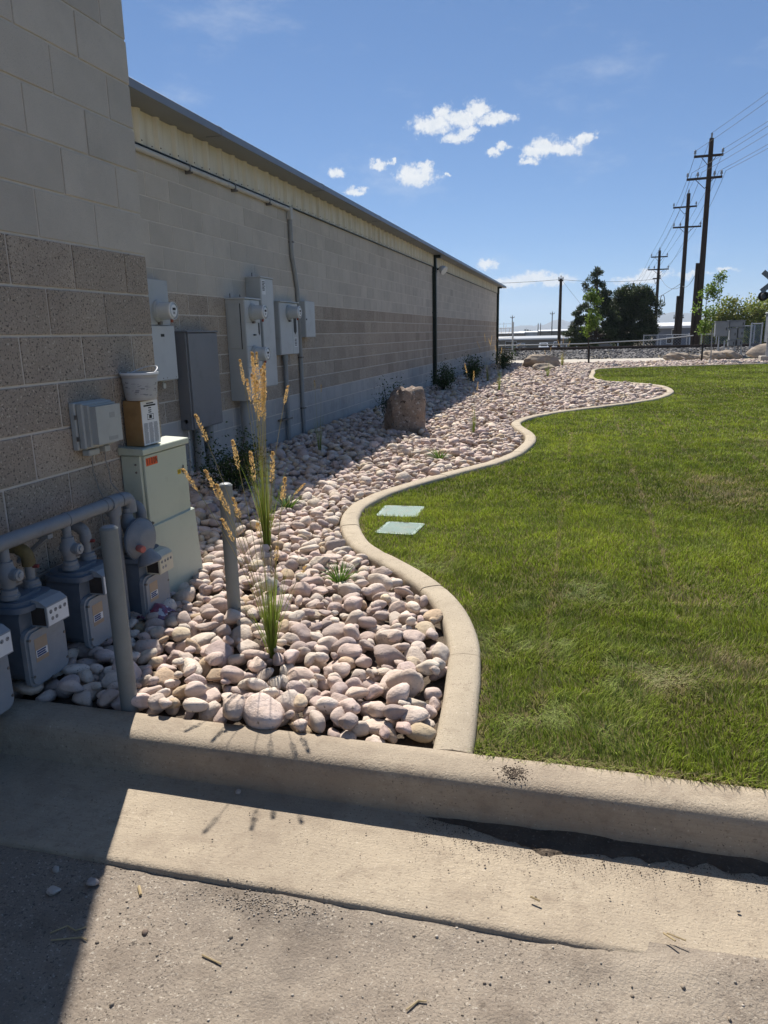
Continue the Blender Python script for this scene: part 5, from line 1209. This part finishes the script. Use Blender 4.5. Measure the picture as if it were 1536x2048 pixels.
t = thing('signal_bungalow', 'tall grey equipment case cut by the right picture edge', 'equipment case', (9.75, 43.4, .4))
part('case', MB().box(-.55, .55, -.5, .5, .25, 1.72, .01), m_cab, t, False); part('case_roof', MB().prism([(-.62,1.722),(.62,1.722),(.4,1.84),(-.4,1.84)], 1, -.56, .56), m_cab, t, False)
part('case_door', MB().box(-.5, .5, -.515, -.5005, .32, 1.66, .005), m_cab, t, False); part('step_post', MB().tube([(-.35,-.8,-.1),(-.35,-.8,.3)], .05, 8), m_white, t)
for px in (-.45, .45): part('post', MB().tube([(px,0,-.3),(px,0,.26)], .05, 8), m_alu, t)
# chain link fences
def chain_fence(label, A, Bp, z0, h, npost, step=.14, barbed=False, wire_r=.006):
    t = thing('chain_link_fence', label, 'fence', (A[0], A[1], z0), math.atan2(Bp[1]-A[1], Bp[0]-A[0])); ln = math.dist(A, Bp)
    for k in range(npost): part('post', MB().tube([(ln*k/(npost-1),0,-.1),(ln*k/(npost-1),0,h+.05)], .034, 8), m_alu, t)
    part('top_rail', MB().tube([(0,0,h),(ln,0,h)], .024, 6), m_alu, t)
    mb = MB(); q = -h
    while q < ln:
        for s_ in (1, -1):
            a0, a1 = (max(0, q), min(ln, q+h))
            if a1 > a0: za, zb = (a0-q, a1-q); za, zb = (za, zb) if s_ > 0 else (h-za, h-zb); mb.tube([(a0,0,max(.03,za)),(a1,0,max(.03,zb))], wire_r, 3, False)
        q += step
    o = part('wire_mesh', mb, m_alu, t, False); o['kind'] = 'stuff'
    if barbed:
        for k in range(3): part('barbed_wire', MB().tube([(0,0,h+.12+.1*k),(ln,0,h+.12+.1*k)], .008, 4), m_alu, t)
chain_fence('chain link fence between grey cabinets and equipment case', (7.2,45.2), (8.9,44.9), .3, 1.2, 3, .12)
chain_fence('chain link fence panel with gate posts before the equipment case', (7.85,40.3), (8.3,40.2), .3, 1.3, 2, .08)
chain_fence('low chain link fence far behind the track near the tall poles', (4.2,58), (9.0,57.5), -.5, 1.5, 6, .2)
t = thing('wire_fence', 'grey fence post with strand wires by the far building corner', 'fence', (-3.6, 40.25, 0))
part('post', MB().tube([(0,0,0),(0,0,1.97)], .045, 8), m_alu, t)
for zz in (.55, 1.45, 1.65, 1.88): part('strand', MB().tube([(0,0,zz),(-6,.4,zz-.02)], .009, 4), m_alu, t)
part('cross_rail', MB().tube([(0,0,1.18),(-6,.4,1.15)], .022, 6), m_alu, t)
t = thing('pipe_rail', 'long pale pipe rail sloping up behind the track', 'pipe rail')
part('rail', MB().tube([(-6,46.4,.66),(0,46.9,.68),(1.85,47.9,.74),(4.0,47.8,.80),(5.0,47.7,.90),(6.2,47.6,1.02)], .03, 8), m_alu, t)
for px, zz in ((-4,.6),(-1,.62),(2,.68),(4.4,.8),(6.0,.95)): part('post', MB().tube([(px,47.3,-1),(px,47.6,zz)], .035, 6), m_alu, t)

# far buildings
def slab_building(label, x, y, z, w, d, h, wall, roof, rz=0, wins=(), doors=(), over=.3):
    t = thing('far_building', label, 'building', (x, y, z), rz)
    part('wall', MB().box(-w/2, w/2, 0, d, 0, h), wall, t, False); part('roof', MB().prism([(-.5,h+.003),(d*.5,h+.6),(d+.5,h+.003)], 0, -w/2-over, w/2+over), roof, t, False)
    part('roof_edge', MB().box(-w/2-over, w/2+over, -.52, -.46, h-.18, h+.12), m_white, t, False)
    for (x0, x1, z0, z1) in wins:
        f_ = part('window', MB().box(x0, x1, -.06, -.002, z0, z1), m_white, t, False); part('pane', MB().box(x0+.08, x1-.08, -.075, -.0605, z0+.08, z1-.08), m_win, f_, False)
    for (x0, x1, z0, z1) in doors: part('door', MB().box(x0, x1, -.07, -.002, z0, z1), m_path, t, False)
    return t
m_fw = M('tan_wall', (.20,.17,.14), (.17,.145,.12), .4, .9); m_fr = M('white_roof', (.68,.69,.70), (.6,.61,.62), .3, .6); m_gb = M('blue_grey_wall', (.20,.215,.25), (.17,.185,.215), .4, .8)
slab_building('long low tan building with white roof edge left of the pines', -9.5, 172, -3.2, 40, 14, 2.95, m_fw, M('grey_roof', (.33,.35,.38), (.29,.31,.34), .4, .6), R(3), [(-7.5,-5.0,1.2,2.5),(1.5,4.0,1.0,2.1),(8.2,10.5,1.2,2.2)], [(-9.8,-8.8,.9,2.3)])
slab_building('blue grey building with pale windows between the two tall poles', 12.2, 108, -2.6, 6.0, 8, 4.2, m_gb, m_fr, R(-6), [(-1.5,.3,2.0,2.9),(-.9,-.1,3.1,3.9)], (), .2)
slab_building('lower blue grey annex right of the second pole', 15.0, 107, -2.6, 3.0, 8, 3.2, m_gb, m_fr, R(-6), [(-.6,.5,1.8,2.6)], (), .2)
r = np.random.default_rng(111)
for k, (x, y, w, h, nm) in enumerate([(-38,330,26,5.0,'widest'),(-22,340,12,5.2,'low'),(-12,335,14,5.6,'tallest'),(-2,350,15,5.4,'rightmost'),(-52,340,18,5.0,'leftmost')]): slab_building(f'distant white roofed shed on the horizon, {nm} of the row', x, y, -4.4, w, 12, h, m_fr if k % 2 else m_fw, m_fr, 0, (), (), .3)
for k in range(9):
    x = -60+k*9+r.uniform(-3,3); y = 380+r.uniform(-30,40); B = [(r.normal(0,1.6), r.normal(0,1.5), 3.0+r.normal(0,.9), 1.4, 1.1) for _ in range(14)]
    tree('distant_tree', f"dark far tree on the horizon, {['leftmost','second','third','fourth','fifth','sixth','seventh','eighth','rightmost'][k]} of the line", x, y, -4.2, 3.0, .2, B, 500, .9, DG, 120+k, group='far trees on the horizon', limbs=False, hollow=.2)
for k, (x, y, h) in enumerate([(-19,210,8.5),(-13.2,230,6.5),(-12.6,232,6.5),(-8.0,200,9.0),(-1.9,260,8.0),(10.7,96,6.0)]):
    utility_pole(x, y, -3.0, h, ['thin far pole with transformer near the building corner','left pole of a close far pair','right pole of a close far pair','thin far pole over the long tan building','small far pole just left of the pines','small pole in front of the blue grey building'][k], [(h-.4,-.6,.6,0,(-.5,.5))] if k in (0,3,5) else [], .14, .1)
# parked cars by the tan building
m_tyre = M('tyre', (.02,.02,.02)); m_glass = M('car_glass', (.03,.035,.04), (.02,.025,.03), 3, .08)
def car(x, y, z, rz, label, paint, h=1.5):
    t = thing('parked_car', label, 'car', (x, y, z), rz, group='cars parked by the tan building')
    body = part('body', MB().prism([(-2.2,.3),(2.2,.3),(2.25,.65),(2.1,.88),(1.1,.95),(-1.9,1.0),(-2.25,.9)], 1, -.88, .88), paint, t, False)
    part('cabin', MB().prism([(-1.95,1.0),(1.1,.95),(.35,h-.04),(-.2,h),(-1.5,h-.03)], 1, -.78, .78), paint, t, False)
    part('windscreen', MB().add([(1.06,-.66,1.0),(1.06,.66,1.0),(.42,.62,h-.1),(.42,-.62,h-.1)], [(0,1,2,3)]).xf(Matrix.Translation((.03,0,.012))), m_glass, t, False)
    part('rear_window', MB().add([(-1.94,-.62,1.05),(-1.94,.62,1.05),(-1.56,.58,h-.1),(-1.56,-.58,h-.1)], [(0,1,2,3)]).xf(Matrix.Translation((-.03,0,.01))), m_glass, t, False)
    for sy in (-1, 1):
        part('side_window', MB().prism([(-1.6,1.03),(.85,1.0),(.28,h-.1),(-1.4,h-.1)], 1, sy*.781, sy*.786), m_glass, t, False)
        part('headlight', MB().box(2.16, 2.24, sy*.62-.18, sy*.62+.18, .66, .80), m_white, t, False)
        for sx in (-1.35, 1.4): w_ = part('wheel', MB().lathe((sx,sy*.72,.33), (0,sy,0), [(0,.33),(.18,.33),(.2,.29)], 16), m_tyre, t); part('rim', MB().lathe((sx,sy*.93,.33), (0,sy,0), [(0,.2),(.01,.18)], 12), m_alu, w_)
    part('grille', MB().box(2.245, 2.255, -.4, .4, .5, .66), m_dark, t, False)
pw = M('white_paint', (.75,.76,.77), (.72,.73,.74), 1, .3, coat=.5); pg = M('silver_paint', (.5,.5,.49), (.45,.45,.44), 1, .3, metal=.3, coat=.5); pk = M('dark_paint', (.05,.055,.06), (.04,.04,.05), 1, .3, coat=.5)
car(-7.6, 152, -2.45, R(-84), 'white parked car in front of the long tan building', pw, 1.6); car(-4.9, 153, -2.45, R(-95), 'silver parked car right of the white one', pg, 1.75)
car(-12.0, 153, -2.45, R(-90), 'dark parked car left of the white one', pk, 1.6); car(-1.9, 154, -2.4, R(-88), 'dark parked car partly behind the pine branches', pk, 1.6)
# mountains
def ridge(label, d, pts, base, col, seed):
    r = np.random.default_rng(seed); az = np.linspace(-40, 45, 260); hh = np.interp(az, [p[0] for p in pts], [p[1] for p in pts])
    hh = hh+d*.0009*np.cumsum(r.normal(0, .22, 260))*0+d*.0006*(np.sin(az*2.3+seed)+.6*np.sin(az*5.1)+.4*np.sin(az*11.3+1)); rows_ = []
    for q, (dd, f_) in enumerate(((0,0),(.06,.45),(.12,.8),(.2,1.0),(.3,.7))):
        for a, h in zip(az, hh): rr = d*(1+dd); rows_.append((rr*math.sin(R(a)), rr*math.cos(R(a)), base+(h-base)*f_+(r.normal(0,d*.0005) if 0 < q < 4 else 0)))
    n = 260; F = np.array([(q*n+k, q*n+k+1, (q+1)*n+k+1, (q+1)*n+k) for q in range(4) for k in range(n-1)])
    me = npmesh('mountains', np.array(rows_), F); smooth(me, 60); o = struct('mountains', me, col); return o
m_mt = M('mountain', (.12,.115,.10), (.085,.09,.07), .003, 1)
ridge('', 5200, [(-40,80),(-12,40),(-6,32),(-3.2,46),(-1.9,84),(-1,62),(1,55),(4,90),(5.8,118),(7,100),(12,80),(45,120)], -30, m_mt, 5)

# ================================================================== HAZE
hz = bpy.data.materials.new('haze'); hz.use_nodes = True; nt = hz.node_tree; nt.nodes.clear(); ou = nt.nodes.new('ShaderNodeOutputMaterial'); pv = nt.nodes.new('ShaderNodeVolumePrincipled')
pv.inputs['Color'].default_value = (.72,.84,1.0,1); pv.inputs['Density'].default_value = 0.00016; pv.inputs['Anisotropy'].default_value = .2; nt.links.new(pv.outputs[0], ou.inputs['Volume'])
o = link('haze', MB().box(-4500, 5200, -450, 7200, -60, 220).mesh('haze'), hz); o['kind'] = 'stuff'; o['label'] = 'thin pale blue haze filling the distance'

# tiny printed marks stay joined
for o in bpy.data.objects:
    if o.name.split('.')[0] in ('small_print', 'dials', 'pointers', 'print', 'top_flap'): o['kind'] = 'stuff'
